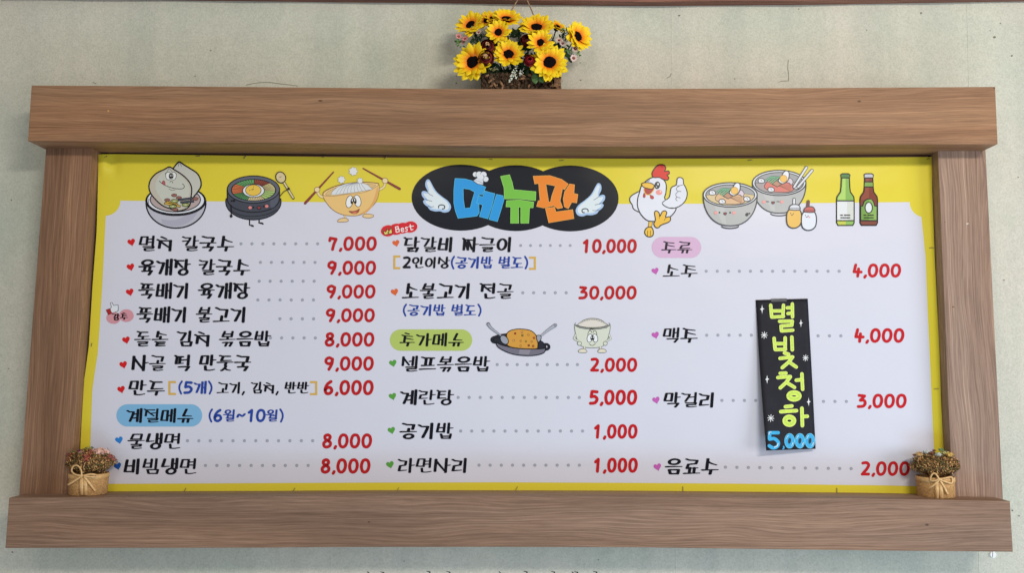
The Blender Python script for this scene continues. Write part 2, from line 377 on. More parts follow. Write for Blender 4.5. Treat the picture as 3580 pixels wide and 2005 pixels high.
def adv(ch): return {' ': .42, ',': .30, '(': .42, ')': .42, '~': .80, '.': .3}.get(ch, .74 if ch.isdigit() else 1.0)
def write(A, txt, x0, x1, y0, y1, c, dy=0., w=.100, dw=.112):
    "lettering between x0 and x1, glyphs from y0 to y1; dy: rise of the line from left to right"
    tot = sum(adv(ch) for ch in txt)-.13; u = (x1-x0)/tot; h = y1-y0; x = x0; kb = A.k; km = kb
    for ch in txt:
        A.k = kb; a = adv(ch)
        yo = y0+dy*(x-x0)/(x1-x0)
        if '가' <= ch <= '힣':
            st = syllable(ch); gw = u*.90; n = len(st); f = 1 if n < 7 else (.94 if n < 9 else .84)
            rx, ry = w*h*f, w*h*.48*f
            for p, t, s in st:
                q = [(x+gw*(.03+.94*(px+(.5-py)*.035)), yo+h*(.04+.93*py)) for px, py in p]
                if s == 'c': A.stroke(q, rx, c, closed=True, smooth=2, ry=ry*1.15)
                else: A.stroke(q, rx, c, smooth=s, ry=ry, sc=(1, t) if t != 1 else None)
        elif ch.isdigit():
            for p in DIG[ch]:
                q = [(x+u*.64*px, yo+h*(.03+.94*py)) for px, py in p]
                if ch == '0': A.stroke(q[:-1], dw*h*.92, c, closed=True, smooth=3)
                else: A.stroke(q, dw*h*.92, c, smooth=4)
        elif ch == ',': A.stroke([(x+u*.14, yo+h*.86), (x+u*.02, yo+h*1.08)], w*h*.8, c)
        elif ch in '()':
            k = 1 if ch == '(' else -1; xm = x+u*.17
            A.stroke([(xm+k*u*.10, yo), (xm-k*u*.06, yo+h*.3), (xm-k*u*.08, yo+h*.65), (xm+k*u*.05, yo+h)], w*h*.75, c, smooth=3)
        elif ch == '~': A.stroke([(x+u*.06, yo+h*.62), (x+u*.2, yo+h*.40), (x+u*.42, yo+h*.56), (x+u*.62, yo+h*.38)], w*h, c, smooth=4, ry=w*h*.6)
        x += u*a; km = max(km, A.k)
        if A.sink and ch != ' ': A.sink(ch)
    A.k = km
def price(A, txt, x0, x1, y0, y1, c):
    tot = sum(.36 if ch == ',' else 1.0 for ch in txt)-.09; u = (x1-x0)/tot; h = y1-y0; x = x0; kb = A.k; km = kb; r = h*.099
    for ch in txt:
        A.k = kb
        if ch == ',':
            A.stroke([(x+u*.17, y0+h*.86), (x+u*.08, y0+h*.98)], r*.95, c); x += u*.36
        else:
            wd_ = u*.91-2*r
            for p in DIG[ch]:
                q = [(x+r+wd_*((px-.06)/.87), y0+r+(h-2*r)*((py-.03)/.94)) for px, py in p]
                if ch == '0': A.stroke(q[:-1], r, c, closed=True, smooth=3)
                else: A.stroke(q, r, c, smooth=4)
            x += u
        km = max(km, A.k)
        if A.sink: A.sink(ch)
    A.k = km

# ---------------------------------------------------------------- setting: wall
WY = .150
def quadgrid(x0, x1, z0, z1, Y, nx=1, nz=1):
    V = [(x0+(x1-x0)*i/nx, Y, z0+(z1-z0)*j/nz) for j in range(nz+1) for i in range(nx+1)]
    Fc = [(j*(nx+1)+i, j*(nx+1)+i+1, (j+1)*(nx+1)+i+1, (j+1)*(nx+1)+i) for j in range(nz) for i in range(nx)]
    return V, Fc
V, Fc = quadgrid(-3.2, 3.2, -1.6, 2.4, WY)
wall = mesh_obj('wall', V, Fc, wall_mat()); tag(wall, kind='structure')
Yw = lambda x, y: WY
def wallart(lift): return Art(0, 0, 1, Yw, lift, mat=lambda c: plain('wall_mark_%d_%d_%d' % c, tuple(lin(v)*.8 for v in c), .8, .25))
A = wallart(.0006)
dk = (138, 133, 116)
A.stroke([(2300+918/2.0125, 420/2.0125), (2300+914/2.0125, 480/2.0125), (2300+921/2.0125, 530/2.0125), (2300+919/2.0125, 566/2.0125)], .9, dk)
A.stroke([(2300+919/2.0125, 568/2.0125), (2300+870/2.0125, 570/2.0125), (2300+852/2.0125, 578/2.0125)], .9, dk)
A.stroke([(2300+93/2.0125, 515/2.0125), (2300+88/2.0125, 535/2.0125), (2300+62/2.0125, 549/2.0125)], .8, dk)
A.stroke([(860, 297), (895, 290), (935, 287), (975, 292), (1040, 300)], .9, dk, smooth=3)
A.stroke([(325, 288), (336, 292)], 1, dk)
A.build('crack', wall)
A = wallart(.0009)
for x, y, r in [(2300+150/2.01, 108/2.01, 3), (2300+990/2.01, 62/2.01, 2), (2300+540/2.01, 553/2.01, 2), (2300+1850/2.01, 90/2.01, 3), (2300+2366/2.01, 260/2.01, 4), (2300+2488/2.01, 391/2.01, 3),
                (2300+2408/2.01, 163/2.01, 2), (2300+2336/2.01, 215/2.01, 1.6), (2300+1468/2.01, 210/2.01, 1.8), (3080+1638/3.56, 1600+665/3.56, 2.6), (3080+1720/3.56, 1600+733/3.56, 2.2), (1595, 290, 2.4),
                (2030, 280, 1.8), (2029, 219, 1.8), (1595, 265, 1.6), (737, 176, 2.2), (682, 266, 1.8), (1413, 1965, 1.6), (43, 1933, 2.5), (2093, 1960, 1.8), (3560, 620, 1.8), (3510, 980, 2), (40, 700, 2), (30, 1290, 1.8)]:
    A.ell(x, y, r*1.2, r, (134, 128, 112), n=8); A.build('speck', wall); A.reset()
# seams of the wallpaper: overlapping edges of the strips
for sx, w_ in ((2351, .0005), (3387, .0006), (1180, .0004)):
    a = U(sx, 20, WY).x; b = U(sx+{2351: 10, 3387: 24, 1180: -14}[sx], 1960, WY).x
    V = [(a, WY, 1.5), (a-.0022, WY-w_, 1.5), (a-.0025, WY, 1.5), (b, WY, -.5), (b-.0022, WY-w_, -.5), (b-.0025, WY, -.5)]
    mesh_obj('wallpaper_seam', V, [(0, 1, 4, 3), (1, 2, 5, 4)], wall.data.materials[0], parent=wall)
# white plug below the frame
c = U(3470, 1941, WY); t = tag(mesh_obj('wall_plug', [(0, 0, 0)], [], []), 'small white plastic plug in the wall under the lower right end of the wooden board', 'plug')
bm = bmesh.new(); bmesh.ops.create_cone(bm, cap_ends=True, segments=20, radius1=.0098, radius2=.0082, depth=.004)
bmesh.ops.rotate(bm, verts=bm.verts, matrix=Matrix.Rotation(math.radians(90), 3, 'X')); bmesh.ops.translate(bm, verts=bm.verts, vec=c+Vector((0, -.002, 0)))
bm.to_mesh(t.data); bm.free(); t.data.materials.append(plain('white_plastic', (.84, .84, .84), .4, .03))
A = Art(0, 0, 1, Yw, .0043, mat=lambda c: plain('slot', (.12, .12, .12), .7)); A.stroke([(3471, 1932), (3470, 1950)], .9, (60, 60, 60)); A.build('slot', t)

# lettering painted on the wall below the frame: only the tops of the letters reach into the picture
wl = thing('wall_lettering', U(1700, 2003, WY), 'tops of black brush letters on the wall under the wooden board', 'lettering')
for x, y, k in ((225, 262, 0), (1410, 262, 0), (2068, 264, 0), (350, 262, 1), (765, 256, 1), (945, 258, 1), (1640, 256, 1), (1888, 258, 1), (2096, 260, 1), (2268, 258, 1)):
    A = Art(1200, 1900, 2.576, Yw, .0006, mat=lambda c: plain('black_letter', (.02, .02, .022), .5)); c = (10, 10, 10)
    if k: A.stroke([(x-14, y), (x+16, y+8)], 5, c, sc=(.4, 1)); A.stroke([(x+16, y+8), (x+10, y+60)], 5, c)
    else: A.stroke([(x-6, y), (x+8, y+12), (x+4, y+60)], 4, c)
    A.build('letter', wl)

# ---------------------------------------------------------------- setting: wooden rail along the top
TRIM = [(-700, -14), (0, -4), (500, 0), (780, 3), (1200, 8), (1540, 10.5), (1840, 16), (2140, 20.5), (2300, 20.5), (2800, 17), (3200, 11), (3580, 5), (4300, -6)]
RY = .120
wood_rail = wood('rail_wood', 'x', 9, (.12, .052, .035), (.215, .092, .064), (.29, .145, .10))
V = []; Fc = []
xs = [i*100-700 for i in range(51)]
for i, x in enumerate(xs):
    y = lerp_line(TRIM, x); p = U(x, y, WY); p.x = U(x, y, RY).x; wv = .0010*math.sin(x*.013)
    for dy, dz in ((WY-RY, 0), (.0, wv), (0, .006), (.006, .011), (.006, .085), (WY-RY, .085)):
        V.append((p.x, RY+dy, p.z+dz))
    if i:
        b = len(V)-12
        for k in range(5): Fc.append((b+k, b+k+1, b+k+7, b+k+6))
rail = mesh_obj('wooden_rail', V, Fc, wood_rail); tag(rail, 'brown wooden rail running along the wall at the very top edge', 'rail')

# ---------------------------------------------------------------- the wooden frame
frame = thing('menu_board', (0, .05, U(1790, 1740, 0).z-.1), 'large brown wood grain board frame of heavy beams round the printed menu', 'menu board')
def beam(name, top, bot, mat, y0, y1, label=None, nx=40):
    "bar between two slightly bowed edges traced on its front plane"
    x0, x1 = top[0][0], top[-1][0]; V = []; Fc = []
    for i in range(nx+1):
        t = i/nx
        xt = x0+(x1-x0)*t; xb = bot[0][0]+(bot[-1][0]-bot[0][0])*t
        a = U(xt, lerp_line(top, xt), y0); b = U(xb, lerp_line(bot, xb), y0)
        V += [(a.x, y0, a.z), (b.x, y0, b.z), (b.x, y1, b.z), (a.x, y1, a.z)]
        if i:
            q = 4*(i-1)
            for k in range(4): Fc.append((q+k, q+(k+1) % 4, q+4+(k+1) % 4, q+4+k))
    Fc += [(0, 3, 2, 1), (4*nx, 4*nx+1, 4*nx+2, 4*nx+3)]
    o = mesh_obj(name, V, Fc, mat, parent=frame); clean(o, .0012, 2)
    if label: o['label'] = label
    return o
TOPT = [(110, 298), (600, 301), (900, 303.8), (1200, 306.5), (1540, 310), (1840, 311), (2300, 310), (2900, 307), (3479.5, 303)]
TOPB = [(97, 493.5), (400, 497), (900, 499), (1300, 505), (1700, 511), (2200, 512), (2900, 507), (3200, 505), (3488.5, 504.3)]
BOTT = [(31.4, 1742.5), (400, 1740.5), (900, 1739), (1300, 1736), (1700, 1736.5), (2200, 1738), (3100, 1746), (3531.2, 1754.1)]
BOTB = [(18, 1918.7), (900, 1917.5), (1200, 1915), (1700, 1914.5), (2200, 1916), (3080, 1927.5), (3541.8, 1931.8)]
beam('top_beam', TOPT, TOPB, wood('wood_top_beam', 'x', 1), 0, WY, 'top beam with fine horizontal grain, flowers resting on it')
beam('bottom_beam', BOTT, BOTB, wood('wood_bottom_beam', 'x', 3.3, (.205, .122, .082), (.250, .151, .102), (.305, .190, .132)), 0, WY, 'bottom beam with coarse wavy grain, carrying the two cork pots')
PY = .068
zt = U(1800, 505, 0).z+.01; zb = U(1800, 1745, 0).z-.01
def post(o1, o2, i1, i2, mat, label):
    "front face between an outer and an inner edge (top and bottom points), run into both beams"
    V = []
    def ext(p, q):
        a, b = U(*p, PY), U(*q, PY); f = lambda z: a.x+(b.x-a.x)*(z-a.z)/(b.z-a.z); return f(zt), f(zb)
    (ot, ob), (it, ib) = ext(o1, o2), ext(i1, i2)
    for y in (PY, WY): V += [(ot, y, zt), (it, y, zt), (ib, y, zb), (ob, y, zb)]
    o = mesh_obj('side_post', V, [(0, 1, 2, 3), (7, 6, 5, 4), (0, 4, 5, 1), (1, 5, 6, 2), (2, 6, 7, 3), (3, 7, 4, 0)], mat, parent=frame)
    clean(o, .0009, 2); o['label'] = label
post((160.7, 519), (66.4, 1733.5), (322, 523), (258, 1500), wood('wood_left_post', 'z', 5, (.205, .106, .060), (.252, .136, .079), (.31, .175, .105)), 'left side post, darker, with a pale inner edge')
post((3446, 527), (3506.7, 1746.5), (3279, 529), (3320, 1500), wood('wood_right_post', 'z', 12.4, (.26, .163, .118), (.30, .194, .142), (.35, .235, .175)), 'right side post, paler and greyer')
# backing board and the narrow batten showing over the sheet
V = [U(330, 530, BY+.012), U(3275, 535, BY+.012), U(3325, 1745, BY+.012), U(240, 1745, BY+.012)]
mesh_obj('backing_board', V, [(0, 3, 2, 1)], plain('backing_dark', (.035, .022, .016), .7), parent=frame)
V = []; Fc = []
for i, (x, y0, y1) in enumerate([(600, 541.5, 547), (1300, 546, 552), (1700, 547.5, 556), (2200, 548.5, 558), (2800, 547, 555), (3245, 545, 552)]):
    for (yy, Y) in ((y0, BY+.002), (y1, BY+.002), (y1, BY+.011), (y0, BY+.011)):
        p = U(x, yy, BY+.002); V.append((p.x, Y, p.z))
    if i:
        q = 4*(i-1)
        for k in range(4): Fc.append((q+k, q+(k+1) % 4, q+4+(k+1) % 4, q+4+k))
Fc += [(0, 3, 2, 1), (20, 21, 22, 23)]
o = mesh_obj('batten', V, Fc, wood_rail, parent=frame); clean(o)
V = []; Fc = []
for i, (x, y0, y1) in enumerate([(290, 1724, 1728), (1000, 1720.5, 1724), (1700, 1717.5, 1721.5), (2300, 1721, 1725), (3180, 1730, 1734)]):
    for (yy, Y) in ((y0, BY+.002), (y1, BY+.002), (y1, BY+.011), (y0, BY+.011)):
        p = U(x, yy, BY+.002); V.append((p.x, Y, p.z))
    if i:
        q = 4*(i-1)
        for k in range(4): Fc.append((q+k, q+(k+1) % 4, q+4+(k+1) % 4, q+4+k))
Fc += [(0, 3, 2, 1), (16, 17, 18, 19)]
o = mesh_obj('batten', V, Fc, wood('batten_wood', 'x', 4, (.20, .12, .07), (.33, .21, .13), (.42, .30, .2)), parent=frame); clean(o)
# small knots and dings in the laminate: shallow dots
def knots(lst, Y, nm):
    A = Art(0, 0, 1, lambda x, y: Y, .0004, mat=lambda c: plain('knot_%d_%d_%d' % c, tuple(lin(v) for v in c), .6, .3, 400))
    for x, y, rx, ry, c in lst:
        A.ell(x, y, rx, ry, c, n=10); A.build(nm, frame); A.reset()
knots([(3004, 354, 7, 4, (120, 88, 62)), (3004, 354, 3, 2.4, (72, 52, 36)), (379, 388, 4, 4, (196, 142, 84)), (1120, 352, 8, 3, (96, 64, 42)), (3241, 1837, 7, 3.5, (96, 74, 62)), (3241, 1837, 3, 2, (66, 48, 42)), (1290, 1827, 4, 2.5, (82, 58, 44)), (3476, 308, 2, 2, (60, 50, 34))], 0, 'knot')
knots([(3381, 783, 2.6, 2.8, (226, 214, 200)), (3386, 782, 1.6, 2, (210, 190, 170)), (3304, 776, 1.4, 1.4, (70, 50, 42)), (3333, 1074, 4, 2.4, (110, 82, 66))], PY, 'nick')

# ---------------------------------------------------------------- the banner
YEL = (214, 196, 58); WHT = (205, 203, 215); BLK = (26, 27, 38)
banner = thing('menu_banner', U(1790, 1722, BY), 'glossy printed menu sheet with yellow border, red prices and food cartoons', 'menu sheet')
TOP = [(344, 540), (400, 539), (700, 543), (1300, 551), (1700, 553), (2200, 555), (2650, 554), (3100, 550), (3258.5, 549)]
LEFT = [(540, 344), (700, 341), (810, 338), (1000, 323.5), (1208, 311), (1260, 304), (1332, 294), (1500, 284), (1573, 280.5), (1726, 270)]
RIGHT = [(540, 3258.5), (660, 3259), (900, 3268), (1066, 3276), (1232, 3284.5), (1399, 3290), (1500, 3295), (1573, 3299), (1736, 3307)]
BOT = [(260, 1724), (380, 1723), (700, 1722), (1000, 1721), (1500, 1718.5), (1900, 1719), (2200, 1722), (3100, 1730), (3310, 1734)]
def sheet():
    xs = [0, .008, .016, .024, .032, .04, .05, .06]+[.06+.94*i/36 for i in range(1, 37)]
    ys = [i/30*.2 for i in range(31)]+[.2+.8*i/24 for i in range(1, 25)]
    V = []; n = len(xs)
    for t in ys:
        for s in xs:
            x = 300+3000*s
            for _ in range(3):
                yt = lerp_line(TOP, min(max(x, 344), 3258)); yb = lerp_line(BOT, x); y = yt+(yb-yt)*t
                x = lerp_line(LEFT, y)*(1-s)+lerp_line(RIGHT, y)*s
            V.append(U(x, y, banner_y(x, y)))
    Fc = [(j*n+i, (j+1)*n+i, (j+1)*n+i+1, j*n+i+1) for j in range(len(ys)-1) for i in range(n-1)]
    return V, Fc
V, Fc = sheet(); sh = mesh_obj('sheet', V, Fc, film(YEL), parent=banner, smooth=True)
A = Art(lift=.0002)
R_ = 53
arcL = [(368+R_*math.cos(a), 702+R_*math.sin(a)) for a in (math.radians(d) for d in range(88, -1, -11))]
arcR = [(3233+R_*math.cos(a), 707+R_*math.sin(a)) for a in (math.radians(d) for d in range(180, 93, -11))]
lf = [(320, 1640), (316, 1570), (317.8, 1500), (323, 1364), (332, 1300), (342, 1235), (350, 1120), (357.7, 1000), (364, 870)]
A.fill([(312, 1694), *lf, *arcL, (600, 703.5), (1300, 708.5), (1750, 711.5), (2200, 713.5), (2700, 712), *arcR, (3236, 900), (3243, 1083), (3251, 1253), (3255.4, 1357), (3261.7, 1500), (3265, 1568), (3271, 1703), (3100, 1699), (2600, 1693), (2200, 1690), (1750, 1688), (1300, 1689), (800, 1691.5)], WHT)
A.build('white_panel', banner)

RED = (178, 30, 34); RED2 = (190, 34, 36); INK = (15, 16, 26); BLU = (38, 66, 150); GLD = (206, 164, 78); DOT = (150, 152, 164)
def text(name, txt, x0, x1, y0, y1, c, dy=0, **k):
    A = Art(lift=.0010); A.sink = lambda ch: (A.build('digit' if ch.isdigit() else 'comma' if ch == ',' else 'parenthesis' if ch in '()' else 'letter', banner) if A.V else 0, A.reset())
    write(A, txt, x0, x1, y0, y1, c, dy, **k)
def pr(txt, x0, x1, y0, y1, dy=0, c=RED):
    A = Art(lift=.0010); A.sink = lambda ch: (A.build('digit' if ch.isdigit() else 'comma', banner), A.reset()); price(A, txt, x0, x1, y0, y1, c)
_dot = {}
def dots(x0, x1, y, n, y1=None, r=5.2):
    if r not in _dot:
        A = Art(lift=.0008); A.ell(1790, 1002, r, r, DOT, n=14); A.ell(1790.8, 1003, r*.35, r*.35, (168, 166, 176), n=6)
        c0 = U(1790, 1002, BY); me = bpy.data.meshes.new('dot'); me.from_pydata([tuple(v-c0) for v in A.V], [], A.F)
        for m in A.mats: me.materials.append(m)
        me.polygons.foreach_set('material_index', A.M); _dot[r] = me
    for i in range(n):
        t = i/(n-1); o = bpy.data.objects.new('dot', _dot[r]); COL.objects.link(o); o.parent = banner
        o.matrix_parent_inverse = Matrix.Translation(-banner.location); o.location = U(x0+(x1-x0)*t, y+((y1 or y)-y)*t, BY)
def heart(x, y, c, r=13.5, rot=-14):
    P = []
    for i in range(24):
        t = 2*math.pi*i/24; hx = 16*math.sin(t)**3; hy = -(13*math.cos(t)-5*math.cos(2*t)-2*math.cos(3*t)-math.cos(4*t))
        a = math.radians(rot); hx, hy = hx*r/16, hy*r/15
        P.append((x+hx*math.cos(a)-hy*math.sin(a), y+hx*math.sin(a)+hy*math.cos(a)))
    A = Art(lift=.0008); A.fill(P, c); A.build('heart', banner)
def bracket(x0, x1, y0, y1, side, dy=0):
    A = Art(lift=.0008); w = 3.6
    xv = x0+w if side == 'l' else x1-w; xh = x1 if side == 'l' else x0
    A.fill([(x0, y0), (x1, y0+dy), (x1, y0+2*w+dy), (x0, y0+2*w)], GLD); A.fill([(x0, y1-2*w), (x1, y1-2*w+dy), (x1, y1+dy), (x0, y1)], GLD)
    A.fill([(xv-w, y0), (xv+w, y0), (xv+w, y1), (xv-w, y1)], GLD); A.build('bracket', banner)
def pill(x0, x1, y0, y1, c):
    A = Art(lift=.0006); r = (y1-y0)/2; cy = (y0+y1)/2
    P = [(x0+r+r*math.cos(a), cy+r*math.sin(a)) for a in (math.radians(d) for d in range(90, 271, 12))]+[(x1-r+r*math.cos(a), cy+r*math.sin(a)) for a in (math.radians(d) for d in range(-90, 91, 12))]
    A.fill(P, c); A.build('heading_patch', banner)
HR, HO, HG, HP, HB = (200, 32, 34), (214, 98, 54), (84, 150, 62), (186, 92, 170), (44, 122, 196)
# left column
text('lettering', '멸치 칼국수', 487, 816, 825, 879, INK); heart(459.4, 847, HR); dots(843, 1111, 853, 8); pr('7,000', 1146, 1317.5, 827, 878)
text('lettering', '육개장 칼국수', 487, 872, 907, 963, INK); heart(456.6, 934, HR); dots(911, 1102, 918, 6); dots(906.6, 1098.8, 984, 6); pr('9,000', 1143, 1315, 912, 962)
text('lettering', '뚝배기 육개장', 485.6, 870, 990, 1045, INK); heart(454, 1022, HR); dots(902, 1096.4, 1049.6, 6); pr('9,000', 1140.7, 1313, 996, 1045)
text('lettering', '뚝배기 불고기', 479.7, 861, 1074, 1129, INK); dots(979, 1096.7, 1115.7, 4); pr('9,000', 1138, 1310.6, 1079, 1128)
text('lettering', '돌솥 김치 볶음밥', 471.6, 944, 1158, 1213, INK); heart(441, 1189.7, HR); dots(906.6, 1103, 1182.7, 6); pr('8,000', 1134.8, 1309, 1162.5, 1213.5)
text('lettering', '사골 떡 만둣국', 462, 875, 1242, 1298.5, INK); heart(431.4, 1276, HR); pr('9,000', 1133, 1307, 1247, 1298)
text('lettering', '만두', 451, 574, 1331, 1384, INK); heart(423.8, 1362.7, HR); bracket(588.7, 615, 1333.7, 1382.6, 'l')
text('lettering', '(5개)', 623, 741, 1335, 1378, BLU); text('lettering', '고기, 김치, 반반', 760, 1078, 1337, 1377.5, INK, w=.10); bracket(1083.8, 1109, 1334, 1383, 'r'); pr('6,000', 1131, 1306.4, 1330, 1383.5)
pill(407, 706.8, 1415, 1493, (122, 172, 208)); text('lettering', '계절메뉴', 443.7, 674, 1430.5, 1479.5, INK); text('lettering', '(6월~10월)', 729, 990, 1433, 1476, BLU)
text('lettering', '물냉면', 448, 630.6, 1517, 1572, INK); heart(416.4, 1540, HB); dots(656, 1093.6, 1542.5, 12); pr('8,000', 1126, 1301, 1517, 1570)
text('lettering', '비빔냉면', 435, 686.5, 1605, 1660, INK); heart(411, 1631, (34, 84, 160)); dots(718.7, 1077.8, 1629, 10); pr('8,000', 1120.5, 1295.5, 1604, 1658)
# middle column
text('lettering', '닭갈비 짜글이', 1412.5, 1790, 829, 882, INK); heart(1384.6, 850.5, HO, 12.5); dots(1820.6, 1993.6, 859, 6, r=4.8); pr('10,000', 2033.8, 2226.5, 836, 886, c=RED)
bracket(1375, 1399.6, 894, 942, 'l'); text('lettering', '2인이상', 1408, 1571, 899, 938.5, INK, w=.10); text('lettering', '(공기밥 별도)', 1576, 1845, 898, 939.5, BLU, w=.10); bracket(1850, 1873.7, 898, 944.4, 'r')
text('lettering', '소불고기 전골', 1409, 1793, 991, 1046, INK); heart(1379.7, 1021.7, HO, 13); dots(1828, 1979.6, 1024.5, 5); pr('30,000', 2021.5, 2226, 1000, 1048.5)
text('lettering', '(공기밥 별도)', 1408, 1682, 1065.5, 1105, BLU, w=.10)
pill(1363, 1651, 1152.7, 1227.8, (172, 188, 100)); text('lettering', '추가메뉴', 1399.6, 1619, 1166, 1212, INK)
text('lettering', '셀프볶음밥', 1405.5, 1709.5, 1247, 1301, INK); heart(1374, 1270.8, HG, 13); dots(1738.5, 2019, 1276, 9); pr('2,000', 2061.7, 2228, 1252, 1302, c=(184, 26, 32))
text('lettering', '계란탕', 1401, 1583, 1365, 1417.5, INK); heart(1372.7, 1387, HG, 13); dots(1602, 2025.7, 1391, 12); pr('5,000', 2059, 2228, 1364, 1418, c=(184, 26, 32))
text('lettering', '공기밥', 1400, 1581, 1480, 1537, INK); heart(1369, 1506, HG, 13); dots(1611, 2037, 1508.6, 12); pr('1,000', 2073, 2229, 1484.5, 1536, c=(184, 26, 32))
text('lettering', '라면사리', 1392.6, 1635, 1603, 1655, INK); heart(1364, 1626, HG, 13.5); dots(1675, 2026, 1628, 10); pr('1,000', 2073, 2230, 1602, 1655, c=(184, 26, 32))
# right column
pill(2278.6, 2451.6, 829, 902.5, (204, 168, 198)); text('lettering', '주류', 2314.6, 2418, 844, 886, (34, 26, 44))
text('lettering', '소주', 2320.5, 2437, 925.6, 969.5, INK); heart(2290.8, 948, HP, 12.5); dots(2469, 2933.8, 949, 13); pr('4,000', 2980, 3150.7, 922, 971.5, c=(188, 28, 36))
text('lettering', '맥주', 2318.8, 2437, 1148, 1199, INK); heart(2291.5, 1172.6, HP, 13); dots(2470.8, 2627, 1173, 5); dots(2860, 2940, 1175.3, 3); pr('4,000', 2986, 3162, 1148.5, 1200, c=(188, 28, 36))
text('lettering', '막걸리', 2322, 2499, 1373.5, 1426, INK); heart(2294, 1400, HP, 13); dots(2524, 2642, 1401.5, 4); dots(2879, 2959, 1405, 3); pr('3,000', 2995, 3170, 1378, 1429, c=(188, 28, 36))
text('lettering', '음료수', 2328, 2510, 1604, 1661, INK); heart(2298.9, 1634, HP, 13.5); dots(2536.5, 2975.7, 1635, 12, 1640); pr('2,000', 3008, 3181, 1614.5, 1666, c=(188, 28, 36))

# stickers: thumb badge and Best badge
A = Art(200, 1000, 2.886, lift=.0008)
A.ell(568, 325, 72, 60, (204, 142, 152)); A.ell(698, 302, 74, 64, (204, 142, 152))
A.shape([(492, 243), (534, 230), (552, 280), (516, 294)], (168, 38, 42), 1.6)
A.shape([(536, 232), (548, 215), (538, 180), (544, 169), (556, 172), (570, 200), (604, 192), (616, 200), (612, 214), (620, 226), (612, 236), (617, 246), (604, 258), (552, 274)], (214, 216, 222), 2.2, smooth=2)
A.build('thumb_badge', banner)
text('lettering', '강추', 200+556/2.886, 200+710/2.886, 1000+280/2.886, 1000+350/2.886, INK, dy=-5, w=.12)
A = Art(1300, 500, 2.862, lift=.0008)
for cx, cy, rx, ry in ((162, 880, 74, 58), (262, 862, 66, 58), (300, 855, 66, 56), (384, 842, 74, 58)): A.ell(cx, cy, rx, ry, (204, 42, 52), -8, ow=2.5, oc=(222, 190, 196))
for cx, cy, rx, ry in ((162, 880, 72, 56), (240, 865, 66, 56), (310, 853, 66, 54), (384, 842, 72, 56)): A.ell(cx, cy, rx, ry, (204, 42, 52), -8)
A.shape([(128, 922), (112, 880), (140, 893), (154, 862), (172, 885), (196, 850), (206, 905), (168, 912)], (226, 200, 110), 3)
A.ell(165, 897, 7, 8, (120, 140, 90), ow=2)
for x, y in ((112, 878), (154, 860), (194, 848)): A.ell(x, y, 5, 5, (226, 200, 110), ow=2)
Wt = (232, 228, 230)
B = [[(236, 842), (244, 896)], [(236, 842), (262, 836), (266, 858), (240, 866)], [(240, 866), (272, 862), (274, 888), (244, 896)],
     [(292, 872), (318, 866), (310, 852), (294, 860), (294, 880), (306, 890), (322, 882)],
     [(358, 846), (342, 844), (336, 856), (354, 866), (352, 880), (336, 884)], [(384, 818), (392, 872), (412, 866)], [(372, 838), (418, 832)]]
for p in B: A.stroke(p, 4.4, Wt, smooth=0 if len(p) < 5 else 3)
A.build('best_badge', banner)

# ---------------------------------------------------------------- title
A = Art(1300, 500, 2.862, lift=.0006)
TB = (26, 30, 42)
def smooth_union(es, c):
    for cx, cy, rx, ry in es: A.ell(cx, cy, rx, ry, c, n=56)
smooth_union([(890, 548, 492, 331), (1440, 553, 480, 330), (1985, 556, 484, 330)], (24, 27, 36))
A.fill([(900, 240), (1165, 292), (1440, 240), (1714, 296), (1985, 240), (1985, 870), (1714, 815), (1440, 870), (1160, 812), (900, 870)], (24, 27, 36))
A.build('title_plate', banner)
A = Art(1300, 500, 2.862, lift=.0012)
def block(pts, c, holes=()):
    A.shape(pts, c, 0)
    # pale edge
    lt = tuple(min(255, v+55) for v in c); A.stroke(list(pts)+[pts[0]], 1.5, lt)
    for h in holes: A.fill(h, (24, 27, 36)); A.stroke(list(h)+[h[0]], 1.5, lt)
CB, CG, CO = (48, 146, 212), (116, 182, 72), (226, 130, 50)
block([(832, 355), (930, 360), (1010, 380), (1070, 412), (1140, 442), (1106, 520), (1075, 515), (1070, 605), (1075, 700), (1050, 733), (862, 755), (835, 680), (820, 600), (820, 470)], CB, [[(914, 455), (980, 465), (1028, 492), (1005, 570), (985, 650), (930, 655), (916, 560)]])
block([(1128, 480), (1232, 508), (1200, 640), (1160, 760), (1076, 738), (1108, 622), (1048, 602), (1066, 528), (1110, 540)], CB)
block([(1246, 514), (1312, 528), (1322, 570), (1290, 680), (1256, 788), (1172, 766), (1206, 650)], CB)
block([(1287, 334), (1378, 318), (1404, 392), (1420, 468), (1642, 488), (1638, 578), (1480, 560), (1326, 560), (1322, 450)], CG)
block([(1348, 578), (1480, 570), (1620, 592), (1614, 648), (1578, 650), (1570, 804), (1490, 804), (1490, 642), (1468, 642), (1470, 804), (1388, 804), (1390, 642), (1342, 640)], CG)
block([(1614, 332), (1780, 326), (1900, 364), (1966, 412), (1928, 468), (1908, 458), (1884, 580), (1910, 648), (1860, 660), (1820, 628), (1720, 652), (1648, 636), (1664, 580), (1682, 575), (1668, 405), (1630, 412)], CO, [[(1742, 412), (1836, 430), (1800, 530), (1788, 590), (1770, 590), (1755, 500)]])
block([(1980, 410), (2028, 418), (2022, 505), (2062, 515), (2050, 602), (2000, 594), (1966, 658), (1926, 640), (1914, 560), (1928, 490)], CO)
block([(1736, 654), (1828, 642), (1842, 690), (2010, 668), (2022, 758), (1770, 800)], CO)
A.build('title_lettering', banner)
A = Art(1300, 500, 2.862, lift=.0010)
WG, WGs = (212, 220, 234), (164, 188, 222)
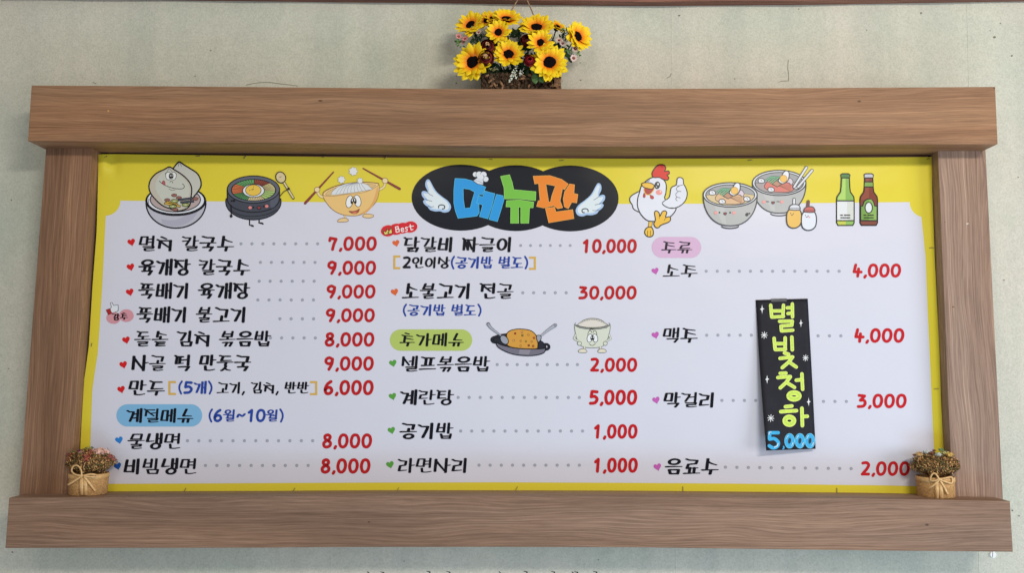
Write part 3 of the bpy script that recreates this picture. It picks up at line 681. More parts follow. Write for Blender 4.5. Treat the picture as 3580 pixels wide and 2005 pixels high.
def wing(fx):
    f = lambda L: [fx(x, y) for x, y in L]
    A.shape(f([(535, 400), (548, 370), (572, 366), (592, 395), (640, 480), (700, 535), (760, 580), (790, 625), (788, 662), (765, 690), (720, 697), (682, 684), (640, 686), (585, 672), (560, 642), (525, 612), (512, 582), (528, 566), (502, 530), (498, 495), (520, 480), (560, 488), (538, 440)]), WGs, 0, smooth=3)
    A.shape(f([(552, 405), (562, 384), (580, 395), (625, 480), (690, 540), (745, 584), (770, 622), (765, 660), (735, 672), (690, 662), (640, 664), (600, 652), (580, 628), (545, 604), (536, 584), (560, 574), (524, 525), (520, 502), (560, 506), (570, 470)]), WG, 0, smooth=3)
    for L in ([(556, 492), (580, 515), (612, 532)], [(532, 560), (565, 575), (600, 582)], [(562, 632), (592, 640), (622, 638)]): A.stroke(f(L), 2.4, (40, 48, 66), smooth=3)
    A.stroke(f([(668, 650), (672, 628), (700, 620), (728, 632), (724, 656), (706, 660)]), 5, (24, 27, 36), smooth=4)
wing(lambda x, y: (x, y)); A.build('wing_picture', banner); A = Art(1300, 500, 2.862, lift=.0010)
wing(lambda x, y: (2832-x+.0*y, y+38)); A.build('wing_picture', banner); A = Art(1300, 500, 2.862, lift=.0020)
A.shape([(1012, 378), (1062, 342), (1118, 362), (1114, 420), (1060, 412)], (206, 210, 220), 2.5, (60, 64, 78))
for x, y, r in ((1035, 315, 26), (1075, 318, 34), (1118, 318, 32), (1140, 362, 28), (1096, 345, 26)): A.ell(x, y, r, r, (216, 219, 228), ow=2, oc=(90, 94, 108))
A.ell(1085, 338, 30, 26, (216, 219, 228))
A.shape([(1018, 376), (1060, 350), (1112, 368), (1112, 412), (1060, 402)], (206, 210, 220), 0)
A.stroke([(1022, 374), (1062, 380), (1110, 405)], 1.6, (110, 110, 120), smooth=3)
A.build('chef_hat_picture', banner)

# ---------------------------------------------------------------- pictures on the sheet
OK_ = (24, 24, 30)
def pic(name, ox, oy, sc, lift=.0008): return Art(ox, oy, sc, lift=lift)
def arc(cx, cy, rx, ry, a0, a1, n=14, rot=0):
    ca, sa = math.cos(math.radians(rot)), math.sin(math.radians(rot)); o = []
    for i in range(n+1):
        a = math.radians(a0+(a1-a0)*i/n); x, y = rx*math.cos(a), ry*math.sin(a); o.append((cx+x*ca-y*sa, cy+x*sa+y*ca))
    return o
# steamed dumplings in a bowl
A = pic('d', 400, 500, 2.862)
A.shape(arc(616, 600, 299, 253, -4, 184, 26), (182, 180, 192), 7); A.fill(arc(600, 610, 250, 225, 20, 120, 12)+arc(560, 600, 210, 175, 115, 25, 10), (168, 166, 182)); A.ell(614, 580, 298, 146, (182, 180, 192), 0, 7, n=34)
A.shape(arc(613, 575, 290, 138, 0, 360, 30)[:-1], (214, 216, 224), 6)
A.shape(arc(610, 568, 252, 122, 0, 360, 30)[:-1], (176, 158, 156), 5)
A.shape([(652, 190), (690, 215), (760, 258), (828, 305), (862, 370), (866, 430), (840, 480), (800, 530), (765, 545), (560, 440), (570, 300), (598, 242), (628, 205)], (190, 188, 180), 7, smooth=4)
A.shape([(548, 240), (590, 262), (680, 320), (745, 385), (772, 450), (768, 530), (745, 640), (640, 682), (560, 660), (470, 620), (380, 530), (346, 450), (362, 370), (420, 305), (500, 265)], (188, 180, 166), 6.5, smooth=4)
A.fill([(540, 262), (585, 275), (660, 325), (725, 395), (750, 460), (745, 520), (700, 620), (560, 640), (470, 560), (410, 450), (440, 340)], (192, 192, 182), 4)
A.stroke([(640, 235), (642, 212), (652, 200), (662, 212), (672, 235)], 1.8, OK_, smooth=3); A.stroke([(530, 285), (540, 262), (548, 252), (558, 265), (575, 285)], 1.8, OK_, smooth=3)
A.ell(540, 330, 27, 40, (222, 222, 220), -5, 2.4); A.ell(592, 330, 27, 40, (222, 222, 220), 5, 2.4)
A.ell(557, 332, 13, 24, OK_); A.ell(578, 332, 13, 24, OK_); A.ell(559, 328, 4, 9, (225, 225, 225)); A.ell(576, 328, 4, 9, (225, 225, 225))
A.stroke([(508, 310), (525, 292), (545, 290)], 2, OK_, smooth=3); A.stroke([(590, 290), (608, 296), (620, 312)], 2, OK_, smooth=3)
A.stroke([(556, 392), (566, 382), (582, 390), (584, 402)], 2.2, OK_, smooth=3)
A.stroke([(450, 382), (472, 402), (520, 430), (600, 455), (670, 460), (698, 445), (694, 420), (680, 410)], 2.8, OK_, smooth=4); A.stroke([(545, 458), (575, 474), (608, 468)], 1.8, OK_, smooth=3)
A.shape([(480, 405), (484, 382), (498, 380), (506, 400), (504, 424)], (196, 84, 92), 2, smooth=3)
for x, y in ((598, 525), (645, 550), (812, 560), (528, 572), (610, 668)): A.shape([(x-30, y), (x-12, y-14), (x+6, y-16), (x+28, y-6), (x+16, y+12), (x-6, y+16)], (146, 96, 88), 2, smooth=2)
A.shape([(640, 562), (782, 545), (786, 562), (642, 580)], (78, 80, 92), 3); A.shape([(660, 588), (790, 574), (796, 592), (664, 604)], (78, 80, 92), 3)
for x, y, a in ((575, 598, 8), (600, 618, 14), (560, 612, 10)):
    A.shape([(x-56, y-18), (x+60, y+8), (x+58, y+26), (x-60, y+2)], (206, 168, 74), 2.6)
for x, y in ((600, 582), (584, 636), (712, 620)): A.ell(x, y, 36, 17, (164, 176, 92), 0, 3); A.ell(x, y, 18, 8, (206, 206, 176), 0, 1.5)
A.stroke([(335, 640), (345, 560)], 2, OK_, smooth=0)
A.build('dumpling_picture', banner)
# hot stone bowl with egg
A = pic('b', 400, 500, 2.862)
CH, CH2 = (68, 70, 82), (92, 96, 110)
A.stroke([(1352, 765), (1352, 822), (1390, 836)], 6, OK_); A.stroke([(1450, 762), (1446, 800), (1488, 812)], 6, OK_)
A.ell(1375, 828, 20, 9, OK_, 12); A.ell(1472, 804, 20, 9, OK_, 12)
A.shape(arc(1391, 590, 277, 180, -10, 190, 26), CH, 5)
A.stroke([(1150, 672), (1260, 722), (1390, 736), (1530, 714), (1620, 672)], 3, OK_, smooth=4)
A.shape([(1129, 455)]+arc(1391, 562, 262, 132, 180, 0, 22)+[(1653, 455)], CH, 5)
A.fill([(1560, 560), (1640, 500), (1632, 600), (1570, 655)], (84, 88, 102), 2)
A.ell(1391, 466, 262, 136, CH2, 0, 5, OK_, 36); A.ell(1392, 472, 224, 108, (58, 58, 66), 0, 3.5, OK_, 32)
cols = [(190, 182, 120, (206, 116, 70)), (128, 182, 50, (206, 116, 70))]
secs = [(158, 214, (206, 112, 68), 6), (215, 272, (96, 154, 96), 7), (273, 318, (148, 72, 56), 8), (319, 366, (212, 198, 140), 7), (6, 58, (160, 186, 110), 4), (59, 106, (206, 186, 142), 8), (107, 157, (86, 142, 88), 8)]
for a0, a1, c, k in secs:
    A.fill([(1392+r*math.cos(math.radians(a))*1.0, 472+r*.48*math.sin(math.radians(a))) for r, a in [(216, a0+(a1-a0)*i/6) for i in range(7)]+[(108, a1-(a1-a0)*i/6) for i in range(7)]], c)
    for i in range(k+1):
        a = math.radians(a0+(a1-a0)*i/k); A.stroke([(1392+108*math.cos(a), 472+58*math.sin(a)), (1392+216*math.cos(a), 472+104*math.sin(a))], 2, OK_)
A.ell(1392, 478, 108, 66, (214, 216, 224), 0, 3); A.ell(1390, 474, 78, 56, (222, 184, 76), 0, 3)
A.ell(1355, 474, 5, 4, OK_); A.ell(1390, 440, 4, 4, OK_); A.stroke([(1390, 458), (1386, 468), (1374, 466)], 3, OK_, smooth=3)
for x, y in ((1358, 648), (1524, 634)): A.ell(x, y, 17, 15, (220, 130, 126))
for x, y in ((1391, 645), (1494, 634), (1172, 580)): A.ell(x, y, 8, 8, OK_)
A.ell(1196, 578, 13, 11, OK_); A.shape([(1428, 640), (1464, 638), (1458, 660), (1440, 664)], (150, 60, 66), 3, smooth=2)
A.stroke([(1164, 622), (1170, 680), (1166, 735)], 5, OK_, smooth=2); A.ell(1168, 732, 14, 16, OK_)
A.stroke([(1660, 530), (1695, 488), (1734, 468)], 4, OK_, smooth=3)
A.stroke([(1690, 385), (1790, 552)], 13, OK_); A.stroke([(1692, 388), (1788, 548)], 7.5, (212, 196, 160))
A.ell(1664, 345, 48, 56, (206, 188, 148), -25, 5); A.ell(1742, 460, 14, 14, OK_); A.stroke([(1650, 340), (1664, 344), (1668, 332)], 2, OK_, smooth=2); A.ell(1642, 368, 3, 3, OK_)
A.build('stone_bowl_picture', banner)
# noodle bowl swinging chopsticks (crop of its own scale)
A = pic('n', 400, 500, 2.862)
BW, LN = (224, 184, 118), (120, 84, 60)
def stick(a, b, w): A.stroke([a, b], w, (100, 42, 44), sc=(.55, 1.1)); A.stroke([a, b], w*.62, (136, 58, 56), sc=(.5, 1.1))
stick((2192, 292), (1908, 604), 12)
X = lambda x: x+2576       # the next crop goes on at its right
stick((X(-88), 255), (X(278), 460), 12)
A.stroke([(2036, 498), (2058, 530), (2100, 548)], 13, LN, smooth=4); A.stroke([(2036, 498), (2058, 530), (2100, 548)], 10, (226, 204, 160), smooth=4)
A.ell(2028, 468, 27, 25, (226, 204, 160), 0, 2.4, LN); A.stroke([(X(134), 400), (X(118), 442), (X(66), 472)], 12, LN, smooth=4); A.stroke([(X(134), 400), (X(118), 442), (X(66), 472)], 9, (226, 204, 160), smooth=4)
A.ell(X(132), 378, 28, 27, (226, 204, 160), 0, 2.4, LN)
A.stroke([(2304, 720), (2312, 760)], 10, LN); A.stroke([(2506, 690), (2512, 718)], 10, LN); A.stroke([(2304, 715), (2312, 760)], 7.5, (222, 196, 150)); A.stroke([(2506, 690), (2512, 718)], 7.5, (222, 196, 150))
A.shape([(2232, 790), (2250, 764), (2300, 752), (2338, 766), (2334, 786), (2290, 792)], (222, 190, 138), 2.4, LN, 3)
A.shape([(2486, 740), (2498, 716), (2540, 712), (X(15), 722), (X(10), 742), (2540, 752)], (222, 190, 138), 2.4, LN, 3)
A.shape([(2086, 528), (2110, 478), (2250, 420), (2450, 392), (X(40), 400), (X(72), 420), (X(68), 510), (X(40), 590), (X(-20), 660), (2480, 712), (2400, 730), (2290, 720), (2200, 680), (2130, 610)], BW, 2.6, LN, 4)
A.fill([(2440, 720), (2540, 655), (X(20), 560), (X(55), 440), (X(64), 500), (X(30), 600), (2530, 690)], (214, 160, 96), 3)
A.shape([(2092, 524), (2118, 480), (2250, 424), (2450, 398), (X(44), 404), (X(58), 428), (2500, 494), (2330, 512), (2190, 532)], (230, 196, 136), 2.2, LN, 3)
A.shape([(2112, 520), (2150, 478), (2260, 436), (2450, 412), (X(20), 416), (X(30), 432), (2500, 480), (2320, 504), (2170, 520)], (208, 176, 120), 1.5, LN, 3)
A.shape([(2170, 518), (2220, 450), (2320, 408), (2430, 398), (2520, 412), (X(-12), 448), (X(10), 462), (2500, 480), (2320, 506)], (210, 212, 216), 1.8, (96, 98, 108), 3)
for i in range(9): A.stroke([(2215+i*38, 512-i*4), (2270+i*26, 440-i*2), (2390+i*10, 400)], 1.3, (110, 112, 122), smooth=3)
for x, y, r in ((2272, 368, 34), (2390, 284, 40), (2458, 378, 27)):
    P = [(x+r*(1+.13*math.cos(7*a))*math.cos(a), y+r*(1+.13*math.cos(7*a))*math.sin(a)) for a in (2*math.pi*i/42 for i in range(42))]
    A.fill(P, (216, 216, 220)); A.ribbon(P, 1.4, 1.4, (130, 130, 136), None, True)
A.ell(2352, 588, 34, 62, (226, 226, 230), 12, 2.6); A.ell(2432, 580, 34, 60, (226, 226, 230), -12, 2.6)
A.ell(2378, 582, 15, 30, OK_, 8); A.ell(2408, 580, 15, 30, OK_, -8); A.ell(2380, 574, 5, 14, (228, 228, 230)); A.ell(2404, 572, 5, 14, (228, 228, 230)); A.stroke([(2385, 545), (2392, 536), (2400, 545)], 2, OK_, smooth=2)
A.shape([(2345, 682), (2385, 686), (2430, 674), (2452, 658), (2440, 694), (2404, 710), (2368, 700)], (168, 76, 60), 2.4, LN, 2); A.ell(2404, 700, 22, 8, (214, 126, 96), -8)
A.build('noodle_bowl_picture', banner)
# fried rice pan with two spoons
A = pic('p', 1300, 1000, 2.862)
A.shape([(1210, 520), (1280, 490), (1400, 480), (1560, 500), (1680, 545), (1740, 600), (1725, 665), (1620, 640), (1460, 635), (1300, 600), (1240, 570)], (40, 42, 52), 4, smooth=3)
A.shape([(1190, 530), (1215, 508), (1262, 506), (1270, 522), (1235, 526), (1212, 542), (1230, 560), (1262, 556), (1258, 578), (1212, 574), (1192, 552)], (36, 38, 48), 3, smooth=2)
A.shape([(1722, 580), (1758, 578), (1782, 600), (1780, 630), (1750, 648), (1712, 644), (1716, 628), (1748, 628), (1762, 612), (1750, 596), (1724, 598)], (36, 38, 48), 3, smooth=2)
A.shape([(1350, 520), (1352, 480), (1385, 450), (1440, 436), (1500, 434), (1580, 446), (1630, 480), (1655, 530), (1660, 600), (1640, 632), (1500, 632), (1360, 600)], (204, 148, 66), 4, smooth=4)
for x, y, c in ((1434, 478, (150, 70, 40)), (1502, 464, (220, 160, 110)), (1506, 497, (120, 130, 70)), (1420, 548, (226, 170, 110)), (1622, 522, (200, 80, 60)), (1570, 598, (140, 80, 50)), (1614, 604, (170, 96, 60))): A.shape([(x-9, y-7), (x+8, y-9), (x+9, y+8), (x-8, y+9)], c, 1.8, (90, 40, 20))
for x, y in ((1542, 557), (1490, 553), (1568, 492), (1600, 560), (1490, 602)): A.ell(x, y, 8, 8, (130, 150, 70) if x == 1542 else (212, 160, 80), 0, 1.6, (90, 50, 30))
A.shape([(1248, 572), (1300, 594), (1420, 622), (1560, 634), (1690, 632), (1734, 628), (1722, 670), (1640, 696), (1520, 700), (1400, 682), (1300, 640), (1256, 606)], (112, 108, 122), 5, smooth=3)
A.fill([(1480, 636), (1590, 640), (1570, 690), (1470, 684)], (136, 130, 142))
A.stroke([(1165, 385), (1200, 430), (1290, 498)], 12, OK_, smooth=3, sc=(1.5, .6)); A.stroke([(1165, 385), (1200, 430), (1290, 498)], 9, (156, 160, 174), smooth=3, sc=(1.6, .6)); A.ell(1166, 381, 8, 8, (200, 202, 212), 0, 2.4)
A.ell(1326, 542, 50, 34, (150, 152, 164), 52, 3.6)
A.stroke([(1836, 396), (1770, 440), (1690, 505)], 12, OK_, smooth=3, sc=(1.5, .6)); A.stroke([(1836, 396), (1770, 440), (1690, 505)], 9, (166, 170, 184), smooth=3, sc=(1.6, .6)); A.ell(1832, 398, 8, 8, (204, 206, 214), 0, 2.4)
A.shape([(1650, 500), (1690, 500), (1694, 530), (1668, 566), (1652, 540)], (150, 152, 164), 3.4, smooth=2)
A.build('fried_rice_picture', banner)
# rice bowl
A = pic('r', 1300, 1000, 2.862)
GN, RB = (84, 90, 80), (204, 206, 192)
A.shape([(2066, 400), (2090, 365), (2130, 340), (2180, 328), (2240, 328), (2290, 342), (2330, 368), (2354, 402), (2210, 428)], (212, 204, 196), 2.4, GN, 3)
for x in range(2085, 2345, 17): A.ell(x, 345+abs(x-2208)**2/420.-8, 8, 6, (214, 206, 198), 0, 1.2, GN, 10)
A.shape([(2030, 385), (2036, 470), (2058, 550), (2100, 606), (2200, 622), (2310, 606), (2356, 540), (2380, 460), (2384, 385), (2350, 420), (2210, 438), (2070, 420)], RB, 2.6, GN, 2)
A.stroke(arc(2207, 388, 177, 46, 200, -20, 16), 2.2, GN); A.stroke(arc(2207, 388, 160, 36, 180, 0, 16), 2, GN); A.stroke(arc(2207, 388, 148, 30, 180, 0, 16), 1.6, GN)
for k in (1, -1):
    q = lambda x, y: (2207+k*(x-2207), y)
    A.stroke([q(2040, 490), q(2024, 530), q(2066, 555)], 9, GN, smooth=0); A.stroke([q(2040, 490), q(2024, 530), q(2066, 555)], 6.5, RB, smooth=0)
    A.ell(*q(2078, 578), 20, 20, RB, 0, 2.4, GN); A.stroke([q(2128, 616), q(2128, 646)], 9, GN); A.stroke([q(2128, 612), q(2128, 646)], 6.5, (212, 206, 188))
    A.shape([q(2066, 660), q(2080, 640), q(2120, 632), q(2148, 648), q(2148, 668), q(2090, 670)], (214, 206, 186), 2.4, GN, 2)
    A.ell(*q(2180, 525), 26, 42, (222, 224, 228), 12*k, 2.6); A.ell(*q(2198, 524), 11, 22, OK_); A.ell(*q(2198, 518), 4, 9, (226, 226, 230))
    A.stroke([q(2160, 490), q(2172, 456), q(2192, 450), q(2200, 470)], 2.2, OK_, smooth=3)
A.stroke([(2176, 582), (2205, 600), (2238, 580)], 2.2, OK_, smooth=3); A.stroke([(2180, 445), (2196, 430), (2208, 440)], 3, OK_, smooth=2)
A.build('rice_bowl_picture', banner)
# chicken with its thumb up
A = pic('c', 2200, 500, 2.862)
CW = (212, 213, 224); CY = (224, 178, 66)
A.stroke([(215, 785), (206, 850)], 20, OK_); A.stroke([(215, 785), (206, 850)], 15, CY)
A.shape([(155, 905), (160, 870), (185, 845), (222, 845), (240, 880), (238, 922), (215, 940), (178, 936)], CY, 5, smooth=3)
for x in (184, 212): A.stroke([(x, 880), (x-2, 930)], 2.4, OK_)
A.shape([(120, 495), (60, 505), (12, 540), (6, 580), (30, 620), (40, 655), (70, 678), (120, 680)], CW, 5, smooth=3)
A.shape([(240, 345), (300, 345), (345, 370), (370, 420), (366, 500), (356, 560), (420, 640), (468, 655), (440, 710), (380, 760), (300, 782), (190, 780), (120, 720), (84, 640), (84, 560), (104, 490), (122, 430), (160, 390), (200, 360)], CW, 5.5, smooth=4)
A.shape([(330, 600), (400, 545), (420, 450), (470, 420), (480, 360), (506, 345), (538, 362), (544, 410), (566, 450), (580, 510), (560, 580), (500, 635), (430, 655), (370, 640)], CW, 5, smooth=3)
A.fill([(330, 605), (395, 560), (420, 600), (420, 645), (365, 632)], CW, 2)
for L in ([(474, 425), (488, 430), (536, 420)], [(500, 430), (472, 452), (480, 480), (520, 486)], [(486, 490), (466, 512), (474, 540), (510, 550)], [(476, 545), (464, 560), (480, 580)], [(330, 608), (380, 645), (440, 650)]): A.stroke(L, 2.6, OK_, smooth=3)
A.shape([(242, 345), (228, 300), (262, 245), (300, 218), (350, 222), (366, 258), (352, 285), (392, 280), (402, 305), (378, 325), (396, 345), (385, 370), (340, 366), (300, 345)], (204, 46, 38), 5, smooth=3)
A.shape([(140, 520), (150, 500), (160, 520), (158, 545), (140, 545)], (200, 44, 42), 2, smooth=2); A.shape([(212, 530), (200, 520), (232, 528), (246, 550), (230, 562), (210, 550)], (200, 44, 42), 2, smooth=2)
A.shape([(150, 440), (158, 505), (200, 520), (246, 470), (240, 440)], (166, 60, 58), 4, (224, 178, 66), smooth=2)
A.shape([(124, 410), (150, 398), (200, 398), (240, 415), (248, 440), (225, 462), (180, 455), (140, 440)], CY, 4.5, smooth=3)
A.ell(280, 424, 24, 34, (60, 66, 70), 10, 4); A.ell(288, 412, 8, 11, (226, 226, 230)); A.ell(272, 440, 5, 7, (200, 204, 210)); A.ell(298, 495, 32, 26, (222, 140, 136)); A.ell(312, 487, 10, 7, (236, 206, 200), 30)
A.stroke([(180, 385), (200, 380), (198, 365)], 2.4, OK_)
A.shape([(252, 700), (270, 680), (298, 700), (306, 735), (330, 690), (358, 680), (376, 700), (362, 745), (400, 738), (414, 760), (396, 792), (320, 822), (290, 850), (260, 842), (246, 808), (262, 770)], CY, 5, smooth=3)
A.stroke([(300, 760), (300, 735)], 2, OK_); A.stroke([(348, 778), (366, 748)], 2, OK_)
A.build('chicken_picture', banner)
# cold noodle bowls, shakers and bottles
BO, BG = (52, 54, 62), (172, 172, 172)
def nbowl(cx, cy, rx, ry, bot, soup, nood, cheeks, wink):
    body = [(cx+rx*math.copysign(abs(math.cos(a))**.86, math.cos(a)), cy+10+(bot-36)*math.sin(a)) for a in (math.pi*i/24 for i in range(25))]
    A.fill(body, BG); A.stroke(body, 6, BO); A.fill([(cx-60, cy+115), (cx-rx*.6, cy+110), (cx-rx*.3, cy+bot-60), (cx-40, cy+bot-40)], (180, 180, 180))
    A.stroke(arc(cx, cy+bot-22, 84, 22, 175, 5, 8), 6, BO)
    A.ell(cx, cy, rx, ry, (206, 208, 214), 0, 6, BO, 36); A.ell(cx, cy+2, rx-24, ry-18, (150, 150, 154), 0, 4.5, BO, 32)
    A.shape(arc(cx, cy+2, rx-28, ry-20, 0, 180, 14)+[(cx-rx*.5, cy-5), (cx+rx*.45, cy-15)], soup, 2, BO)
    A.shape([(cx-rx*.55, cy+48), (cx-rx*.45, cy-10), (cx-40, cy-38), (cx+80, cy-28), (cx+rx*.5, cy+20), (cx+rx*.55, cy+62), (cx+90, cy+92), (cx-60, cy+88)], nood, 3, BO, 3)
    for i in range(7): A.stroke([(cx-110+i*16, cy-12+i*4), (cx-20+i*18, cy+18+i*9), (cx+120, cy+20+i*11)], 1.8, (140, 92, 76), smooth=3)
    for x, y in ((cx-178, cy-22), (cx-80, cy+66), (cx+168, cy+40)): A.shape([(x-30, y-14), (x, y-24), (x+28, y-10), (x+26, y+20), (x-26, y+20)], (214, 214, 220), 4, BO, 2); A.stroke([(x-6, y-10), (x+8, y+6)], 2, BO)
    for i in range(5): A.stroke([(cx-130+i*18, cy-30+i*12), (cx-80+i*22, cy-62+i*4), (cx-20+i*8, cy-58)], 8, (44, 84, 62)); A.stroke([(cx-130+i*18, cy-30+i*12), (cx-80+i*22, cy-62+i*4), (cx-20+i*8, cy-58)], 5, (120, 176, 140))
    A.shape([(cx-70, cy+10), (cx-30, cy-24), (cx+30, cy+8), (cx-20, cy+40)], (176, 132, 108), 3, BO)
    A.shape([(cx+60, cy-10), (cx+110, cy-50), (cx+140, cy-10), (cx+120, cy+20), (cx+100, cy)], (206, 190, 200), 3, BO, 2)
    A.shape([(cx+20, cy-62), (cx+46, cy-108), (cx+72, cy-122), (cx+96, cy-108), (cx+100, cy-70), (cx+84, cy-20), (cx+40, cy+8), (cx+2, cy-4), (cx-8, cy-32)], (218, 220, 228), 5, BO, 3)
    A.ell(cx+44, cy-42, 36, 36, (224, 178, 92), 0, 3, (180, 140, 80))
    dx, dy = cheeks
    for x in (-94, 88): A.ell(cx+dx+x, cy+dy, 17, 16, (226, 150, 146))
    for x in (-56, 50):
        if wink: A.stroke([(cx+dx+x-12, cy+dy-4), (cx+dx+x+12, cy+dy-2)], 3.5, BO)
        else: A.ell(cx+dx+x, cy+dy-3, 8, 9, BO)
    A.shape([(cx+dx-16, cy+dy), (cx+dx+16, cy+dy), (cx+dx+4, cy+dy+20), (cx+dx-8, cy+dy+18)], (150, 70, 74), 3.5, BO, 2)
A = pic('k', 2200, 500, 2.862)
for a, b in (((1774, 245), (1650, 440)), ((1830, 275), (1690, 440))): A.stroke([a, b], 16, BO); A.stroke([a, b], 9.5, (206, 208, 214))
nbowl(1500, 400, 268, 126, 330, (160, 150, 150), (206, 116, 106), (-60, 190), True)
for a, b in (((1774, 245), (1650, 440)), ((1830, 275), (1690, 440))): A.stroke([a, b], 16, BO); A.stroke([a, b], 9.5, (206, 208, 214))
nbowl(1010, 520, 270, 122, 336, (204, 182, 140), (206, 168, 130), (-50, 180), False)
A.ell(1178, 717, 15, 18, BO, 30); A.ell(1203, 706, 8, 8, BO)
A.build('cold_noodles_picture', banner)
A = pic('s', 2200, 500, 2.862, lift=.0018)
for x0, c, lid, knob, oy in ((1650, (222, 178, 92), (204, 206, 214), (214, 216, 224), 0), (1798, (214, 216, 226), (190, 92, 88), (120, 56, 52), 22)):
    A.stroke([(x0-2+(x0 > 1700)*-12, 640+oy), (x0+(x0 > 1700)*-6, 565+oy)], 16, BO); A.stroke([(x0-2+(x0 > 1700)*-12, 640+oy), (x0+(x0 > 1700)*-6, 565+oy)], 9, knob)
    A.shape([(x0-70, 700+oy), (x0-40, 665+oy), (x0+42, 665+oy), (x0+70, 700+oy), (x0+74, 770+oy), (x0+60, 820+oy), (x0+20, 850+oy), (x0-30, 850+oy), (x0-66, 820+oy), (x0-76, 760+oy)], c, 6, BO, 3)
    A.shape([(x0-44, 670+oy), (x0-46, 640+oy), (x0-20, 618+oy), (x0+34, 618+oy), (x0+56, 640+oy), (x0+54, 672+oy)], lid, 5, BO, 2); A.stroke([(x0-44, 656+oy), (x0+54, 656+oy)], 3.5, BO)
    A.ell(x0-36, 712+oy-8, 5, 5, BO); A.ell(x0-8, 714+oy-6, 5, 5, BO); A.stroke([(x0-30, 724+oy-6), (x0-22, 730+oy-6), (x0-14, 722+oy-6)], 3, BO, smooth=2)
A.ell(1802, 744, 9, 8, (226, 150, 160))
A.build('shaker_picture', banner)
def bottle(cx, glass, light, cap, lab):
    top = 305
    A.shape([(cx-40, 345), (cx+40, 345), (cx+44, 440), (cx+50, 490), (cx+84, 540), (cx+88, 570), (cx+88, 800), (cx+74, 826), (cx-74, 826), (cx-88, 800), (cx-88, 570), (cx-84, 540), (cx-50, 490), (cx-44, 440)], glass, 6, OK_)
    A.fill([(cx-26, 352), (cx+2, 352), (cx+2, 570), (cx-76, 570), (cx-72, 545), (cx-38, 495), (cx-32, 430)], light)
    A.shape([(cx-46, 318), (cx-30, 308), (cx+30, 308), (cx+46, 318), (cx+44, 350), (cx-44, 350)], cap, 6, OK_, 1)
A = pic('t', 2200, 500, 2.862)
bottle(2162, (130, 170, 84), (168, 200, 104), (74, 122, 66), 0)
A.fill([(2080, 582), (2244, 582), (2244, 776), (2080, 776)], (214, 214, 216)); A.fill([(2180, 582), (2244, 582), (2244, 776), (2180, 776)], (200, 202, 196))
A.fill([(2082, 782), (2242, 782), (2240, 806), (2230, 820), (2094, 820), (2084, 806)], (186, 190, 80))
A.fill([(2166, 782), (2242, 782), (2240, 806), (2230, 820), (2166, 820)], (136, 176, 90))
for y in (580, 778): A.stroke([(2078, y), (2246, y)], 6, OK_)
A.build('green_bottle_picture', banner)
A = pic('t', 2200, 500, 2.862)
bottle(2396, (122, 58, 46), (138, 72, 56), (182, 184, 194), 0)
A.fill([(2358, 396), (2436, 396), (2438, 440), (2354, 440)], (120, 156, 76)); A.stroke([(2356, 388), (2436, 388)], 5, OK_); A.stroke([(2352, 440), (2440, 440)], 5, OK_)
A.shape([(2316, 776), (2316, 634), (2336, 630), (2350, 585), (2380, 562), (2412, 562), (2440, 585), (2456, 630), (2478, 634), (2478, 776)], (112, 150, 68), 5, OK_)
A.fill([(2397, 566), (2420, 566), (2440, 590), (2452, 634), (2474, 638), (2474, 772), (2397, 772)], (132, 168, 88))
A.ell(2396, 648, 36, 54, (212, 214, 218), 0, 5)
A.fill([(2316, 782), (2478, 782), (2476, 806), (2466, 820), (2330, 820), (2320, 806)], (122, 66, 54)); A.stroke([(2314, 778), (2480, 778)], 6, OK_)
A.build('brown_bottle_picture', banner)
A = Art(2200, 500, 2.862, lift=.0022)
for cx in (2162, 2396): A.stroke([(cx-46, 723), (cx-28, 723)], 5, OK_); A.stroke([(cx-8, 723), (cx+46, 723)], 5, OK_); A.stroke([(cx-44, 749), (cx+46, 749)], 5, OK_)
A.build('label_lines', banner)

# staples holding the sheet
stm = plain('staple_metal', (.20, .18, .10), .4, .3)
for x, y, a, L in [(693, 546.5, -5, 14), (857, 550, -55, 14), (1133, 549.5, -20, 12), (1348, 552, -45, 14), (1716, 558, 5, 12), (1963, 562, -5, 16), (2622, 561, -8, 16), (3245, 556, -10, 10), (370, 549, -20, 10), (647, 1715, -60, 16), (1028, 1714, -60, 15), (1391, 1713, -60, 16), (1806, 1710, -62, 16), (2387.6, 1711, 90, 17), (2925.6, 1716, 90, 17), (3256, 867, 0, 16), (3273, 1361, 0, 17), (321, 1207, -78, 12)]:
    y0 = BY-.0022; h = L/2; a = math.radians(a); dx, dy = math.cos(a)*h, math.sin(a)*h; p, q = U(x-dx, y-dy, BY), U(x+dx, y+dy, BY)
    d = (q-p).normalized(); n = Vector((-d.z, 0, d.x))*.0006
    V = [(*(v+s*n).xz, y) for v in (p, q) for s in (1, -1) for y in (y0, BY+.001)]
    V = [(x_, y_, z_) for x_, z_, y_ in V]
    mesh_obj('staple', V, [(0, 2, 6, 4), (0, 1, 3, 2), (4, 6, 7, 5), (0, 4, 5, 1), (2, 3, 7, 6)], stm, parent=banner)

